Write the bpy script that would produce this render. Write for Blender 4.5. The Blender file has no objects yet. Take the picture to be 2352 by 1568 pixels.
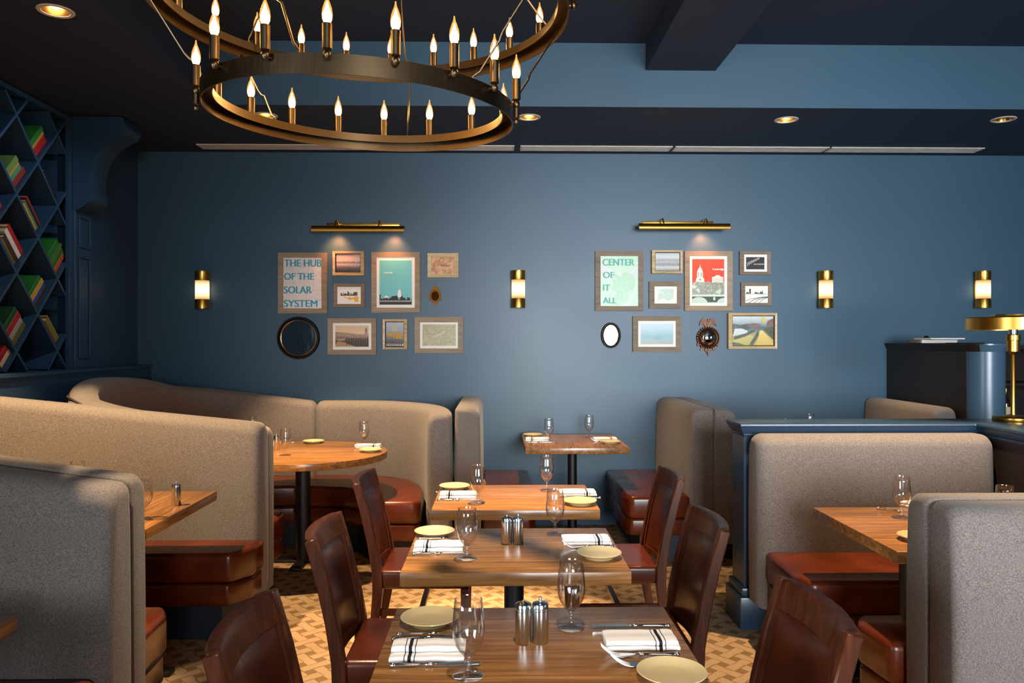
import bpy, bmesh, math, random
from mathutils import Vector, Matrix
R = random.Random(7)
S = bpy.context.scene
COL = S.collection
PI = math.pi

# ------------------------------------------------------------------ camera, light, exposure
F, CX, CY, CZ = 1800.0, 1176.0, 784.0, 1.52
TH = math.atan(36/1800.0)
cd = bpy.data.cameras.new('camera'); cam = bpy.data.objects.new('camera', cd); COL.objects.link(cam)
cd.sensor_width = 36; cd.lens = F/2352*36; cd.clip_start = .05; cd.clip_end = 60
cam.location = (0, 0, CZ); cam.rotation_euler = (PI/2, 0, -TH)
S.camera = cam
vs = S.view_settings
S.display_settings.display_device = 'sRGB'
vs.view_transform = 'Standard'; vs.look = 'None'; vs.gamma = 1; vs.use_curve_mapping = False
vs.exposure = 0.38
cy = S.cycles
cy.use_denoising = True
try: cy.denoiser = 'OPENIMAGEDENOISE'
except Exception: pass
cy.max_bounces = 10; cy.diffuse_bounces = 4; cy.glossy_bounces = 5; cy.transmission_bounces = 8; cy.transparent_max_bounces = 28
cy.caustics_reflective = False; cy.caustics_refractive = False
cy.sample_clamp_indirect = 6

w = bpy.data.worlds.new('world'); S.world = w; w.use_nodes = True
w.node_tree.nodes['Background'].inputs[0].default_value = (.55, .7, 1, 1)
w.node_tree.nodes['Background'].inputs[1].default_value = .05

def light(kind, name, loc, energy, color, rot=(0, 0, 0), **kw):
    d = bpy.data.lights.new(name, kind); o = bpy.data.objects.new(name, d); COL.objects.link(o)
    o.location = loc; o.rotation_euler = rot; d.energy = energy; d.color = color
    for k, v in kw.items(): setattr(d, k, v)
    return o
# daylight through the wide street windows behind the camera
light('AREA', 'daylight_window', (2.0, -3.9, 1.85), 86, (.88, .95, 1.0), (PI/2, 0, 0), shape='RECTANGLE', size=3.2, size_y=2.0, spread=math.radians(52))
light('AREA', 'daylight_side_window', (-2.99, -1.2, 1.5), 150, (.82, .92, 1.0), (PI/2, 0, -PI/2), shape='RECTANGLE', size=1.9, size_y=1.4)
light('AREA', 'daylight_window_side', (5.4, 0.2, 1.9), 16, (.85, .94, 1.0), (PI/2, 0, PI/2), shape='RECTANGLE', size=2.6, size_y=1.6)
SPOTK = 8.0
WARM = (1.0, .70, .38)
def spot(name, loc, target, energy, deg, blend=.35, col=WARM, size=.03):
    d = Vector(target)-Vector(loc)
    return light('SPOT', name, loc, energy*SPOTK, col, d.to_track_quat('-Z', 'Y').to_euler(), spot_size=math.radians(deg), spot_blend=blend, shadow_soft_size=size)
spot('downlight_beam', (.1, 4.3, 3.48), (.1, 3.98, .76), 135, 31)
spot('downlight_beam', (-1.3, 5.35, 3.03), (-1.2, 5.4, .76), 62, 62)
spot('downlight_beam', (-2.35, 3.35, 3.03), (-2.0, 3.9, .8), 75, 70)
spot('downlight_beam', (.45, 5.75, 3.03), (.5, 5.85, .76), 30, 62, .9)
spot('downlight_beam', (1.95, 3.6, 3.48), (1.9, 3.5, .76), 75, 48)
spot('downlight_beam', (-.95, 2.75, 3.48), (-.85, 3.0, 0), 60, 30, .15, (1, .78, .52))
spot('downlight_beam', (1.35, 3.3, 3.48), (1.15, 3.45, 0), 40, 30, .15, (1, .78, .52))
spot('downlight_beam', (2.55, 5.75, 3.03), (2.6, 5.75, .8), 26, 56, .9)
spot('downlight_beam', (1.6, 5.6, 3.48), (1.35, 5.75, .9), 34, 34, .9)
spot('downlight_beam', (.1, 3.0, 3.48), (.08, 2.88, .76), 44, 25, .6, (1, .88, .76))  # added spot that lifts the second table; no known fitting above it
spot('bookcase_fill', (-1.9, 4.7, 3.05), (-3.1, 4.95, 2.1), 3.2, 85, .8, (.85, .92, 1))  # unseen cool spot added to brighten the books
spot('downlight_beam', (.2, 1.4, 3.48), (.1, 1.75, .76), 20, 36, .5, (1, .82, .62))

# ------------------------------------------------------------------ helpers
c_, s_ = math.cos(TH), math.sin(TH)
def ray(px, py):
    a = (px-CX)/F; b = (CY-py)/F
    return a*c_+s_, -a*s_+c_, b
def onz(px, py, z=.76):
    d = ray(px, py); t = (z-CZ)/d[2]; return Vector((d[0]*t, d[1]*t, z))
def ony(px, py, y):
    d = ray(px, py); t = y/d[1]; return Vector((d[0]*t, y, CZ+d[2]*t))
def onx(px, py, x):
    d = ray(px, py); t = x/d[0]; return Vector((x, d[1]*t, CZ+d[2]*t))

def thing(name, label, cat, loc=(0, 0, 0), rz=0, group=None):
    o = bpy.data.objects.new(name, None); COL.objects.link(o); o.location = loc; o.rotation_euler = (0, 0, rz)
    o.empty_display_size = .05
    o['label'] = label; o['category'] = cat
    if group: o['group'] = group
    return o
def obj(name, bm, mat, parent=None, smooth=True, ang=35, label=None):
    bmesh.ops.recalc_face_normals(bm, faces=bm.faces)
    me = bpy.data.meshes.new(name); bm.to_mesh(me); bm.free()
    mats = mat if isinstance(mat, (list, tuple)) else [mat]
    for m in mats: me.materials.append(m)
    if smooth:
        for p in me.polygons: p.use_smooth = True
        me.set_sharp_from_angle(angle=math.radians(ang))
    o = bpy.data.objects.new(name, me); COL.objects.link(o)
    if parent: o.parent = parent
    if label: o['label'] = label
    return o
def struct(name, bm, mat, parent=None, **k):
    o = obj(name, bm, mat, parent, **k); o['kind'] = 'structure'; return o
def copy_tree(o, parent=None, loc=None, rz=None, label=None, group=None):
    c = o.copy(); COL.objects.link(c)
    if parent: c.parent = parent
    if loc is not None: c.location = loc
    if rz is not None: c.rotation_euler = (0, 0, rz)
    if label: c['label'] = label
    if group: c['group'] = group
    for ch in list(o.children): copy_tree(ch, c)
    return c
def NB(): return bmesh.new()
def box(bm, x0, x1, y0, y1, z0, z1, M=None, mi=0):
    v = [bm.verts.new((x, y, z)) for z in (z0, z1) for y in (y0, y1) for x in (x0, x1)]
    fs = [bm.faces.new([v[i] for i in f]) for f in ((0, 2, 3, 1), (4, 5, 7, 6), (0, 1, 5, 4), (2, 6, 7, 3), (0, 4, 6, 2), (1, 3, 7, 5))]
    for f in fs: f.material_index = mi
    if M is not None: bmesh.ops.transform(bm, matrix=M, verts=v)
    return v
def prism(bm, poly, z0, z1):
    a = [bm.verts.new((p[0], p[1], z0)) for p in poly]; b = [bm.verts.new((p[0], p[1], z1)) for p in poly]
    bm.faces.new(a[::-1]); bm.faces.new(b); n = len(poly)
    for i in range(n): bm.faces.new((a[i], a[(i+1) % n], b[(i+1) % n], b[i]))
    return a+b
def bevel(bm, wd, seg=2, ang=30, verts=None):
    bm.normal_update()
    bmesh.ops.recalc_face_normals(bm, faces=bm.faces)
    es = [e for e in bm.edges if len(e.link_faces) == 2 and e.calc_face_angle(0) > math.radians(ang)]
    bmesh.ops.bevel(bm, geom=es, offset=wd, segments=seg, profile=.5, affect='EDGES', clamp_overlap=True)
def frustum(bm, pa, za, pb, zb):
    a = [bm.verts.new((p[0], p[1], za)) for p in pa]; b = [bm.verts.new((p[0], p[1], zb)) for p in pb]; n = len(pa)
    bm.faces.new(a[::-1]); bm.faces.new(b)
    for i in range(n): bm.faces.new((a[i], a[(i+1) % n], b[(i+1) % n], b[i]))
def rbox(x0, x1, y0, y1, z0, z1, wd=.005, seg=2):
    bm = NB(); box(bm, x0, x1, y0, y1, z0, z1); bevel(bm, wd, seg); return bm
def lathe(bm, prof, seg=24, M=None, mi=0, axis_end=True):
    rings = []; vs_ = []
    for r, z in prof:
        if r < 1e-5:
            rings.append([bm.verts.new((0, 0, z))])
        else:
            rings.append([bm.verts.new((r*math.cos(2*PI*i/seg), r*math.sin(2*PI*i/seg), z)) for i in range(seg)])
        vs_ += rings[-1]
    for a, b in zip(rings, rings[1:]):
        if len(a) == 1 and len(b) == 1: continue
        for i in range(seg):
            j = (i+1) % seg
            if len(a) == 1: f = bm.faces.new((a[0], b[i], b[j]))
            elif len(b) == 1: f = bm.faces.new((a[i], a[j], b[0]))
            else: f = bm.faces.new((a[i], a[j], b[j], b[i]))
            f.material_index = mi
    if M is not None: bmesh.ops.transform(bm, matrix=M, verts=vs_)
    return vs_
def tube(bm, pts, r, seg=8, rx=None):
    pts = [Vector(p) for p in pts]; rings = []; up = None
    for i, p in enumerate(pts):
        t = (pts[min(i+1, len(pts)-1)]-pts[max(i-1, 0)]).normalized()
        if up is None: up = Vector((0, 0, 1)) if abs(t.z) < .9 else Vector((1, 0, 0))
        n = (up-t*up.dot(t)).normalized(); b = t.cross(n); up = n
        rr = r[i] if isinstance(r, (list, tuple)) else r
        rings.append([bm.verts.new(p+n*rr*math.cos(2*PI*k/seg)+b*rr*math.sin(2*PI*k/seg)) for k in range(seg)])
    for a, b in zip(rings, rings[1:]):
        for k in range(seg): bm.faces.new((a[k], a[(k+1) % seg], b[(k+1) % seg], b[k]))
    bm.faces.new(rings[0][::-1]); bm.faces.new(rings[-1])
def rectsweep(bm, pts, sx, sy):
    """bar of rectangular section along pts in the XZ plane; sx in that plane, sy across"""
    rings = []
    for i, p in enumerate(pts):
        p = Vector(p); t = (Vector(pts[min(i+1, len(pts)-1)])-Vector(pts[max(i-1, 0)])).normalized()
        n = Vector((t.z, 0, -t.x)); a = sx[i] if isinstance(sx, (list, tuple)) else sx
        rings.append([bm.verts.new(p+n*dx*a/2+Vector((0, dy*sy/2, 0))) for dx, dy in ((-1, -1), (1, -1), (1, 1), (-1, 1))])
    for a, b in zip(rings, rings[1:]):
        for k in range(4): bm.faces.new((a[k], a[(k+1) % 4], b[(k+1) % 4], b[k]))
    bm.faces.new(rings[0][::-1]); bm.faces.new(rings[-1])
def T(x=0, y=0, z=0): return Matrix.Translation((x, y, z))
def RX(a): return Matrix.Rotation(a, 4, 'X')
def RY(a): return Matrix.Rotation(a, 4, 'Y')
def RZ(a): return Matrix.Rotation(a, 4, 'Z')

# ------------------------------------------------------------------ materials
def lin(h):
    h = h.lstrip('#'); o = []
    for i in (0, 2, 4):
        v = int(h[i:i+2], 16)/255
        o.append(v/12.92 if v <= .04045 else ((v+.055)/1.055)**2.4)
    return (*o, 1)
class NT:
    def __init__(s, name):
        s.m = bpy.data.materials.new(name); s.m.use_nodes = True; s.t = s.m.node_tree; s.t.nodes.clear()
        s.out = s.n('ShaderNodeOutputMaterial')
    def n(s, typ, **k):
        nd = s.t.nodes.new(typ)
        for a, v in k.items(): setattr(nd, a, v)
        return nd
    def l(s, a, b):
        if hasattr(a, 'bl_idname') and a.bl_idname.startswith('ShaderNode'): a = a.outputs[0]
        s.t.links.new(a, b)
    def put(s, sock, v):
        if isinstance(v, (int, float)): sock.default_value = v
        elif isinstance(v, (tuple, list)):
            sock.default_value = v
        else: s.l(v, sock)
    def math(s, op, a, b=0, c=0):
        nd = s.n('ShaderNodeMath', operation=op)
        s.put(nd.inputs[0], a); s.put(nd.inputs[1], b); s.put(nd.inputs[2], c); return nd.outputs[0]
    def mix(s, f, a, b, mode='MIX'):
        nd = s.n('ShaderNodeMix', data_type='RGBA', blend_type=mode)
        s.put(nd.inputs[0], f); s.put(nd.inputs[6], a); s.put(nd.inputs[7], b); return nd.outputs[2]
    def coord(s, scale=(1, 1, 1), rot=(0, 0, 0), loc=(0, 0, 0), which='Object'):
        tc = s.n('ShaderNodeTexCoord'); mp = s.n('ShaderNodeMapping')
        s.l(tc.outputs[which], mp.inputs[0]); mp.inputs['Scale'].default_value = scale; mp.inputs['Rotation'].default_value = rot; mp.inputs['Location'].default_value = loc
        return mp.outputs[0]
    def noise(s, v, scale, detail=3, rough=.5, dist=0):
        nd = s.n('ShaderNodeTexNoise'); s.l(v, nd.inputs['Vector']); nd.inputs['Scale'].default_value = scale
        nd.inputs['Detail'].default_value = detail; nd.inputs['Roughness'].default_value = rough; nd.inputs['Distortion'].default_value = dist
        return nd.outputs[0]
    def ramp(s, f, stops):
        nd = s.n('ShaderNodeValToRGB'); s.put(nd.inputs[0], f); e = nd.color_ramp.elements
        while len(e) > len(stops): e.remove(e[0])
        while len(e) < len(stops): e.new(.5)
        for x, (p, c) in zip(e, stops): x.position = p; x.color = c
        return nd.outputs[0]
    def xyz(s, v):
        nd = s.n('ShaderNodeSeparateXYZ'); s.l(v, nd.inputs[0]); return nd.outputs
    def bsdf(s, color, rough=.5, metal=0, spec=.5, bump=None, bstr=.2, bdist=.001, **k):
        b = s.n('ShaderNodeBsdfPrincipled'); s.put(b.inputs['Base Color'], color); s.put(b.inputs['Roughness'], rough)
        b.inputs['Metallic'].default_value = metal; b.inputs['Specular IOR Level'].default_value = spec
        for kk, v in k.items(): s.put(b.inputs[kk.replace('_', ' ')], v)
        if bump is not None:
            bp = s.n('ShaderNodeBump'); bp.inputs['Strength'].default_value = bstr; bp.inputs['Distance'].default_value = bdist
            s.l(bump, bp.inputs['Height']); s.l(bp.outputs[0], b.inputs['Normal'])
        s.l(b.outputs[0], s.out.inputs[0]); return s.m
def plain(name, h, rough=.5, metal=0, spec=.5, var=.12, scale=18, **k):
    t = NT(name); c = lin(h) if isinstance(h, str) else h
    v = t.noise(t.coord(), scale)
    d = tuple(x*(1-var) for x in c[:3])+(1,); e = tuple(min(1, x*(1+var)) for x in c[:3])+(1,)
    return t.bsdf(t.mix(v, d, e), rough, metal, spec, **k)
def emis(name, col, stren):
    t = NT(name); e = t.n('ShaderNodeEmission'); e.inputs[0].default_value = col; e.inputs[1].default_value = stren
    t.l(e.outputs[0], t.out.inputs[0]); return t.m
def thin_glass(name, tint=(1, 1, 1, 1), lo=.09, hi=.85):
    t = NT(name); tr = t.n('ShaderNodeBsdfTransparent'); tr.inputs[0].default_value = tint
    g = t.n('ShaderNodeBsdfGlossy'); g.inputs['Roughness'].default_value = .02
    lw = t.n('ShaderNodeLayerWeight'); lw.inputs[0].default_value = .5
    f = t.math('POWER', lw.outputs[1], 2.2); f = t.math('MULTIPLY_ADD', f, hi, lo)
    mx = t.n('ShaderNodeMixShader'); t.l(f, mx.inputs[0]); t.l(tr.outputs[0], mx.inputs[1]); t.l(g.outputs[0], mx.inputs[2])
    t.l(mx.outputs[0], t.out.inputs[0]); return t.m
M = {}
# wall paint: deep slate blue eggshell
def paint(name, h, rough=.42, spec=.4):
    t = NT(name); v = t.coord(); n1 = t.noise(v, .9, 2); n2 = t.noise(v, 160, 2)
    c = lin(h); a = tuple(x*.9 for x in c[:3])+(1,); b = tuple(x*1.1 for x in c[:3])+(1,)
    r = t.math('MULTIPLY_ADD', n1, .12, rough-.06)
    return t.bsdf(t.mix(n1, a, b), r, 0, spec, bump=n2, bstr=.08, bdist=.002)
M['wall'] = paint('slate_blue_paint', '#375367')
M['wall_dark'] = paint('deep_blue_paint', '#26405a', .38)
M['ceil'] = paint('shade_darkened_ceiling', '#2a3548', .6, .25)  # wall blue darkened: shade of the unlit ceiling put into the colour
M['cap'] = paint('navy_gloss_trim', '#263a4e', .3, .5)
M['column'] = paint('blue_column_gloss', '#3c5468', .3, .5)
M['brownblack'] = paint('espresso_and_side_shade', '#1d1512', .45)  # dark brown; also paints the shade on the tall partition's side
M['white_metal'] = plain('white_metal', '#c9c2b8', .4)
def fabric(name, d, e):
    t = NT(name); v = t.coord((1, 1, 1)); a = t.noise(t.coord((620, 620, 150)), 1, 2); b = t.noise(t.coord((150, 150, 620)), 1, 2)
    x = t.math('ADD', a, b); x = t.math('MULTIPLY_ADD', x, 2.6, -2.1); big = t.noise(v, 3, 2)
    c = t.mix(x, lin(d), lin(e)); c = t.mix(t.math('MULTIPLY', big, .12), c, (0, 0, 0, 1))
    return t.bsdf(c, .9, 0, .15, bump=x, bstr=.25, bdist=.0006, Sheen_Weight=.15)
M['fabric'] = fabric('taupe_tweed', '#5d5450', '#877c75')
M['pipe'] = plain('dark_piping', '#3a332d', .8)
def leather(name, d, e, rough=.3):
    t = NT(name); v = t.coord(); n = t.noise(v, 4, 3, .5, .2); f = t.noise(v, 140, 2)
    return t.bsdf(t.ramp(n, [(.15, lin(d)), (.8, lin(e))]), t.math('MULTIPLY_ADD', n, .22, rough-.1), 0, .5, bump=f, bstr=.12, bdist=.001)
M['leather'] = leather('oxblood_leather', '#280a03', '#6c2a0a', .25)
M['chair_leather'] = leather('chair_leather', '#1f0803', '#4f1d09', .25)
def wood(name, d, m_, e, ax=0, plank=.095, rough=.26, spec=.5, scl=1):
    """planks run along axis ax"""
    t = NT(name); v = t.coord(); o = t.xyz(v); across = o[1] if ax == 0 else (o[0] if ax == 1 else o[0])
    idx = t.math('FLOOR', t.math('DIVIDE', t.math('ADD', across, 7.3), plank)) if plank else 0.5
    wn = t.n('ShaderNodeTexWhiteNoise', noise_dimensions='1D'); t.put(wn.inputs['W'], idx)
    sc = [(3, 46, 46), (46, 3, 46), (46, 46, 3)][ax]; sc = tuple(x*scl for x in sc)
    mp = t.coord(sc); off = t.n('ShaderNodeVectorMath', operation='ADD'); t.l(mp, off.inputs[0])
    cb = t.n('ShaderNodeCombineXYZ'); t.l(t.math('MULTIPLY', wn.outputs[0], 90), cb.inputs[0]); t.l(t.math('MULTIPLY', wn.outputs[0], 70), cb.inputs[1]); t.l(cb.outputs[0], off.inputs[1])
    g = t.noise(off.outputs[0], 1, 4, .6, .8)
    c = t.ramp(g, [(.25, lin(d)), (.5, lin(m_)), (.75, lin(e))])
    br = t.math('MULTIPLY_ADD', wn.outputs[0], .5, .72)
    mm = t.n('ShaderNodeMix', data_type='RGBA', blend_type='MULTIPLY'); mm.inputs[0].default_value = 1
    t.l(c, mm.inputs[6]); cc = t.n('ShaderNodeCombineColor'); [t.l(br, cc.inputs[i]) for i in range(3)]; t.l(cc.outputs[0], mm.inputs[7])
    return t.bsdf(mm.outputs[2], rough, 0, spec, bump=g, bstr=.04, bdist=.001)
WA = ('#59371d', '#875a2e', '#aa7846')
M['wal_x'] = wood('walnut_planks_across', *WA, ax=0)
M['wal_y'] = wood('walnut_planks_deep', *WA, ax=1)
M['chairwood'] = wood('dark_stained_wood', '#260f06', '#3f1d0e', '#572d18', ax=2, plank=0, rough=.33, spec=.25)
M['framewood'] = wood('weathered_oak', '#66553f', '#7f6c55', '#907d66', ax=0, plank=0, rough=.6, scl=1.3)
M['framewood_d'] = wood('brown_oak', '#4f402f', '#695846', '#786652', ax=0, plank=0, rough=.6, scl=1.3)
M['goldwood'] = wood('pale_gilt_wood', '#8a7048', '#a88d5f', '#bb9f6d', ax=0, plank=0, rough=.45)
def metal(name, h, rough, aniso=None):
    t = NT(name); v = t.coord((1, 1, 1)); n = t.noise(t.coord((40, 40, 2) if aniso is None else aniso), 6, 3)
    c = lin(h); a = tuple(x*.8 for x in c[:3])+(1,)
    return t.bsdf(t.mix(n, a, c), t.math('MULTIPLY_ADD', n, .12, rough-.06), 1, .5)
M['brass'] = metal('aged_brass', '#d2a04a', .3)
M['brass_dk'] = metal('dark_antique_brass', '#a87a34', .32)
M['bronze'] = metal('dark_bronze', '#6b5740', .36)
M['steel'] = metal('brushed_steel', '#cfd6da', .2, (1, 1, .2))
M['cutlery'] = metal('polished_cutlery', '#eceeee', .15)
M['base'] = paint('dark_navy_toe', '#1a2430', .5)  # near-black navy is the toe base's own colour
M['black'] = plain('black_iron', '#0c0b0b', .45)
M['blackframe'] = plain('black_lacquer', '#0d0a09', .45, 0, .2)
M['mirror'] = metal('mirror_silver', '#eeeeee', .015)
M['mirror_amber'] = metal('amber_mirror', '#8a4a20', .1)
M['gilt'] = metal('antique_gilt', '#5e3c18', .38)
M['giltlow'] = plain('carved_walnut_gilt', '#4a2710', .3, .5)
M['plate'] = plain('butter_yellow_glaze', '#cab485', .2, 0, .5, .05)
M['glass'] = thin_glass('clear_goblet_glass')
t = NT('solid_glass'); g = t.n('ShaderNodeBsdfGlass'); g.inputs['Roughness'].default_value = 0; g.inputs['IOR'].default_value = 1.45
tr = t.n('ShaderNodeBsdfTransparent'); mx = t.n('ShaderNodeMixShader'); mx.inputs[0].default_value = .5
t.l(tr.outputs[0], mx.inputs[1]); t.l(g.outputs[0], mx.inputs[2]); t.l(mx.outputs[0], t.out.inputs[0]); M['stem'] = thin_glass('goblet_stem_glass', (1, 1, 1, 1), .12, .7)
M['bulbglass'] = thin_glass('flame_bulb_glass', (1, .93, .8, 1), .04, .4)
nt_ = M['bulbglass'].node_tree; o_ = [n for n in nt_.nodes if n.type == 'OUTPUT_MATERIAL'][0]; e_ = nt_.nodes.new('ShaderNodeEmission'); e_.inputs[0].default_value = (1, .42, .08, 1); e_.inputs[1].default_value = 1.5  # orange glow put into the glass shell to imitate the bulb's halo
ad = nt_.nodes.new('ShaderNodeMixShader'); ad.inputs[0].default_value = .4; src = o_.inputs[0].links[0].from_socket; nt_.links.new(src, ad.inputs[1]); nt_.links.new(e_.outputs[0], ad.inputs[2]); nt_.links.new(ad.outputs[0], o_.inputs[0])
M['glow'] = emis('filament_glow', (1, .60, .20, 1), 115)
M['canglow'] = emis('downlight_lamp', (1, .85, .6, 1), 9)
M['candull'] = plain('gold_reflector', '#a8813f', .3, .9)
# sconce glass: opal, lit by the bulb at its middle
t = NT('opal_glass'); v = t.coord(); d = t.n('ShaderNodeVectorMath', operation='LENGTH'); t.l(v, d.inputs[0])
f = t.n('ShaderNodeMapRange'); t.l(d.outputs['Value'], f.inputs[0]); f.inputs[1].default_value = .054; f.inputs[2].default_value = .09
e = t.n('ShaderNodeEmission'); t.l(t.mix(f.outputs[0], (1, .84, .55, 1), (1, .58, .22, 1)), e.inputs[0]); t.l(t.math('MULTIPLY_ADD', f.outputs[0], -.95, 1.6), e.inputs[1])
t.l(e.outputs[0], t.out.inputs[0]); M['opal'] = t.m
# napkin with navy stripes
t = NT('striped_linen'); v = t.coord(); x = t.xyz(v)[0]
def band(c0, hw):
    return t.math('LESS_THAN', t.math('ABSOLUTE', t.math('SUBTRACT', x, c0)), hw)
st = t.math('MAXIMUM', band(-.042, .0042), t.math('MAXIMUM', band(-.054, .0011), band(-.030, .0011)))
n = t.noise(t.coord((1, 1, 1)), 900, 1)
M['napkin'] = t.bsdf(t.mix(st, lin('#f2ece6'), lin('#23222c')), .85, 0, .2, bump=n, bstr=.1, bdist=.0004)
# carpet: woven lattice of pale strips with brown gaps
t = NT('woven_lattice_carpet'); v = t.coord((1/.1, 1/.1, 1), (0, 0, math.radians(50))); o = t.xyz(v)
fu, fv = t.math('FRACT', o[0]), t.math('FRACT', o[1]); W_ = .5
cu, cv = t.math('LESS_THAN', fu, W_), t.math('LESS_THAN', fv, W_)
par = t.math('FLOORED_MODULO', t.math('ADD', t.math('FLOOR', o[0]), t.math('FLOOR', o[1])), 2)
def edge(q): return t.math('MAXIMUM', t.math('LESS_THAN', t.math('ABSOLUTE', t.math('SUBTRACT', q, W_)), .05), t.math('LESS_THAN', t.math('ABSOLUTE', t.math('SUBTRACT', q, .012)), .04))
ln = t.math('MAXIMUM', t.math('MULTIPLY', t.math('MULTIPLY', edge(fu), cv), par), t.math('MULTIPLY', t.math('MULTIPLY', edge(fv), cu), t.math('SUBTRACT', 1, par)))
lt = t.math('MAXIMUM', cu, cv); nz = t.noise(t.coord(), 260, 2); big = t.noise(t.coord(), 2.2, 3)
c = t.mix(lt, lin('#735c3e'), lin('#a88c6e')); c = t.mix(ln, c, lin('#7d664a')); c = t.mix(t.math('MULTIPLY', nz, .35), c, lin('#6b4c30')); c = t.mix(t.math('MULTIPLY', big, .2), c, lin('#94704c'))
M['carpet'] = t.bsdf(c, .95, 0, .1, bump=nz, bstr=.4, bdist=.003)

# ------------------------------------------------------------------ the setting
WY = 6.5; LX = -2.947
bm = NB(); box(bm, -3.4, 5.6, -4.2, 6.7, -.1, 0); struct('floor', bm, M['carpet'], smooth=False)
bm = NB(); box(bm, -3.4, 5.6, WY, WY+.15, 0, 3.75); struct('wall_back', bm, M['wall'], smooth=False)
bm = NB()
box(bm, -3.45, -3.25, -.2, WY, 0, 3.75); box(bm, -3.45, LX, -4.2, -2.2, 0, 3.75); box(bm, -3.45, LX, -2.2, -.2, 0, .78); box(bm, -3.45, LX, -2.2, -.2, 2.22, 3.75); box(bm, -3.25, LX, 5.50, WY, 0, 3.12); box(bm, -3.25, LX, 3.7, 5.50, 0, 1.305); box(bm, -3.25, LX, -.2, 3.7, 0, 3.12)
struct('wall_left', bm, M['wall_dark'], smooth=False)
bm = NB(); box(bm, 5.5, 5.65, -4.2, WY, 0, .9); box(bm, 5.5, 5.65, -4.2, WY, 2.9, 3.75); box(bm, 5.5, 5.65, 1.6, WY, .9, 2.9); box(bm, 5.5, 5.65, -4.2, -1.2, .9, 2.9)
struct('wall_right', bm, M['wall'], smooth=False)
bm = NB(); box(bm, -3.4, -.55, -4.2, -4.05, 0, 3.75); box(bm, 4.05, 5.6, -4.2, -4.05, 0, 3.75); box(bm, -.55, 4.05, -4.2, -4.05, 0, .75); box(bm, -.55, 4.05, -4.2, -4.05, 2.85, 3.75)
struct('wall_front', bm, M['wall'], smooth=False)
bm = NB(); box(bm, -.55, 4.05, -4.12, -4.06, .75, .82); box(bm, -.55, 4.05, -4.12, -4.06, 2.78, 2.85)
for x in (-.55, .57, 1.72, 2.87, 3.98): box(bm, x, x+.07, -4.12, -4.06, .82, 2.78)
struct('window_1', bm, M['white_metal'], smooth=False)
bm = NB()
for a_ in ((-2.2, -.2, .78, .83), (-2.2, -.2, 2.17, 2.22), (-2.2, -2.15, .83, 2.17), (-.25, -.2, .83, 2.17), (-1.22, -1.18, .83, 2.17)): box(bm, -3.12, -3.05, *a_)
struct('window_2', bm, M['white_metal'], smooth=False)
# ceiling with dropped soffits, holes for the recessed lights
CANS = [onz(128, 25, 3.08), onz(610, 265, 3.08), onz(1215, 269, 3.08), onz(1806, 275, 3.08), onz(2305, 274, 3.08)]
bm = NB(); prism(bm, [(-3.4, -4.2), (-1.845, -4.2), (-1.845, 5.2), (5.6, 5.2), (5.6, 6.6), (-3.4, 6.6)], 3.08, 3.504)
ceil = struct('ceiling', bm, [M['ceil'], M['wall']], smooth=False)
bc = NB()
for p in CANS: lathe(bc, [(0, -.2), (.062, -.2), (.062, .11), (0, .11)], 32, T(p.x, p.y, 3.08))
cut = obj('cutter', bc, M['ceil'], smooth=False)
md = ceil.modifiers.new('holes', 'BOOLEAN'); md.object = cut; md.operation = 'DIFFERENCE'; md.solver = 'EXACT'
bpy.context.view_layer.update()
me = bpy.data.meshes.new_from_object(ceil.evaluated_get(bpy.context.evaluated_depsgraph_get()))
ceil.modifiers.clear(); bm = NB(); bm.from_mesh(me); box(bm, -3.4, 5.6, -4.2, 6.6, 3.505, 3.75); bm.to_mesh(me); bm.free()
ceil.data = me; bpy.data.objects.remove(cut)
for p in me.polygons:   # the upright faces of the soffit carry the wall colour
    if abs(p.normal.z) < .5 and p.center.z < 3.506 and (abs(p.center.y-5.2) < .01): p.material_index = 1
bm = NB(); box(bm, .994, 1.461, -4.05, 5.2, 3.325, 3.505); struct('beam', bm, M['ceil'], smooth=False)
# wainscot ledge along the left wall, pilaster and corbel
bm = NB(); box(bm, LX, -2.837, 2.9, WY, 0, 1.31); box(bm, LX, -2.82, 2.9, WY, 1.31, 1.33); struct('trim_1', bm, M['wall_dark'], smooth=False)
bm = NB(); px = LX+.02
box(bm, LX, px, 5.505, 5.735, 1.33, 3.078)
def mould(y0, y1, z0, z1):
    for a in ((y0, y1, z0, z0+.014), (y0, y1, z1-.014, z1), (y0, y0+.014, z0+.014, z1-.014), (y1-.014, y1, z0+.014, z1-.014)): box(bm, px, px+.012, *a)
mould(5.545, 5.70, 1.40, 2.12); mould(5.545, 5.70, 2.18, 2.40)
box(bm, LX, LX+.03, 5.485, 5.505, 1.33, 3.07)
bevel(bm, .003, 1); struct('trim_2', bm, M['wall_dark'], ang=30)
# corbel: S scroll
prof = [(px, 3.075), (-2.62, 3.075), (-2.575, 3.04), (-2.565, 3.0), (-2.585, 2.965), (-2.63, 2.94), (-2.69, 2.90), (-2.745, 2.85), (-2.785, 2.78), (-2.808, 2.70), (-2.815, 2.62), (-2.815, 2.56), (-2.80, 2.555), (-2.795, 2.51), (-2.815, 2.485), (-2.85, 2.465), (-2.88, 2.44), (px, 2.43)]
def cat(p, i0, i1, n=5):
    o = list(p[:i0])
    for i in range(i0, i1):
        p0, p1, p2, p3 = (Vector((*q, 0)) for q in (p[i-1], p[i], p[i+1], p[i+2]))
        for k in range(n):
            t = k/n; v = .5*((2*p1)+(p2-p0)*t+(2*p0-5*p1+4*p2-p3)*t*t+(3*p1-p0-3*p2+p3)*t**3); o.append((v.x, v.y))
    return o+list(p[i1:])
prof = cat(prof, 4, 10); prof = [prof[0], prof[1]]+cat(prof, 1, 4)[1:]
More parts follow.
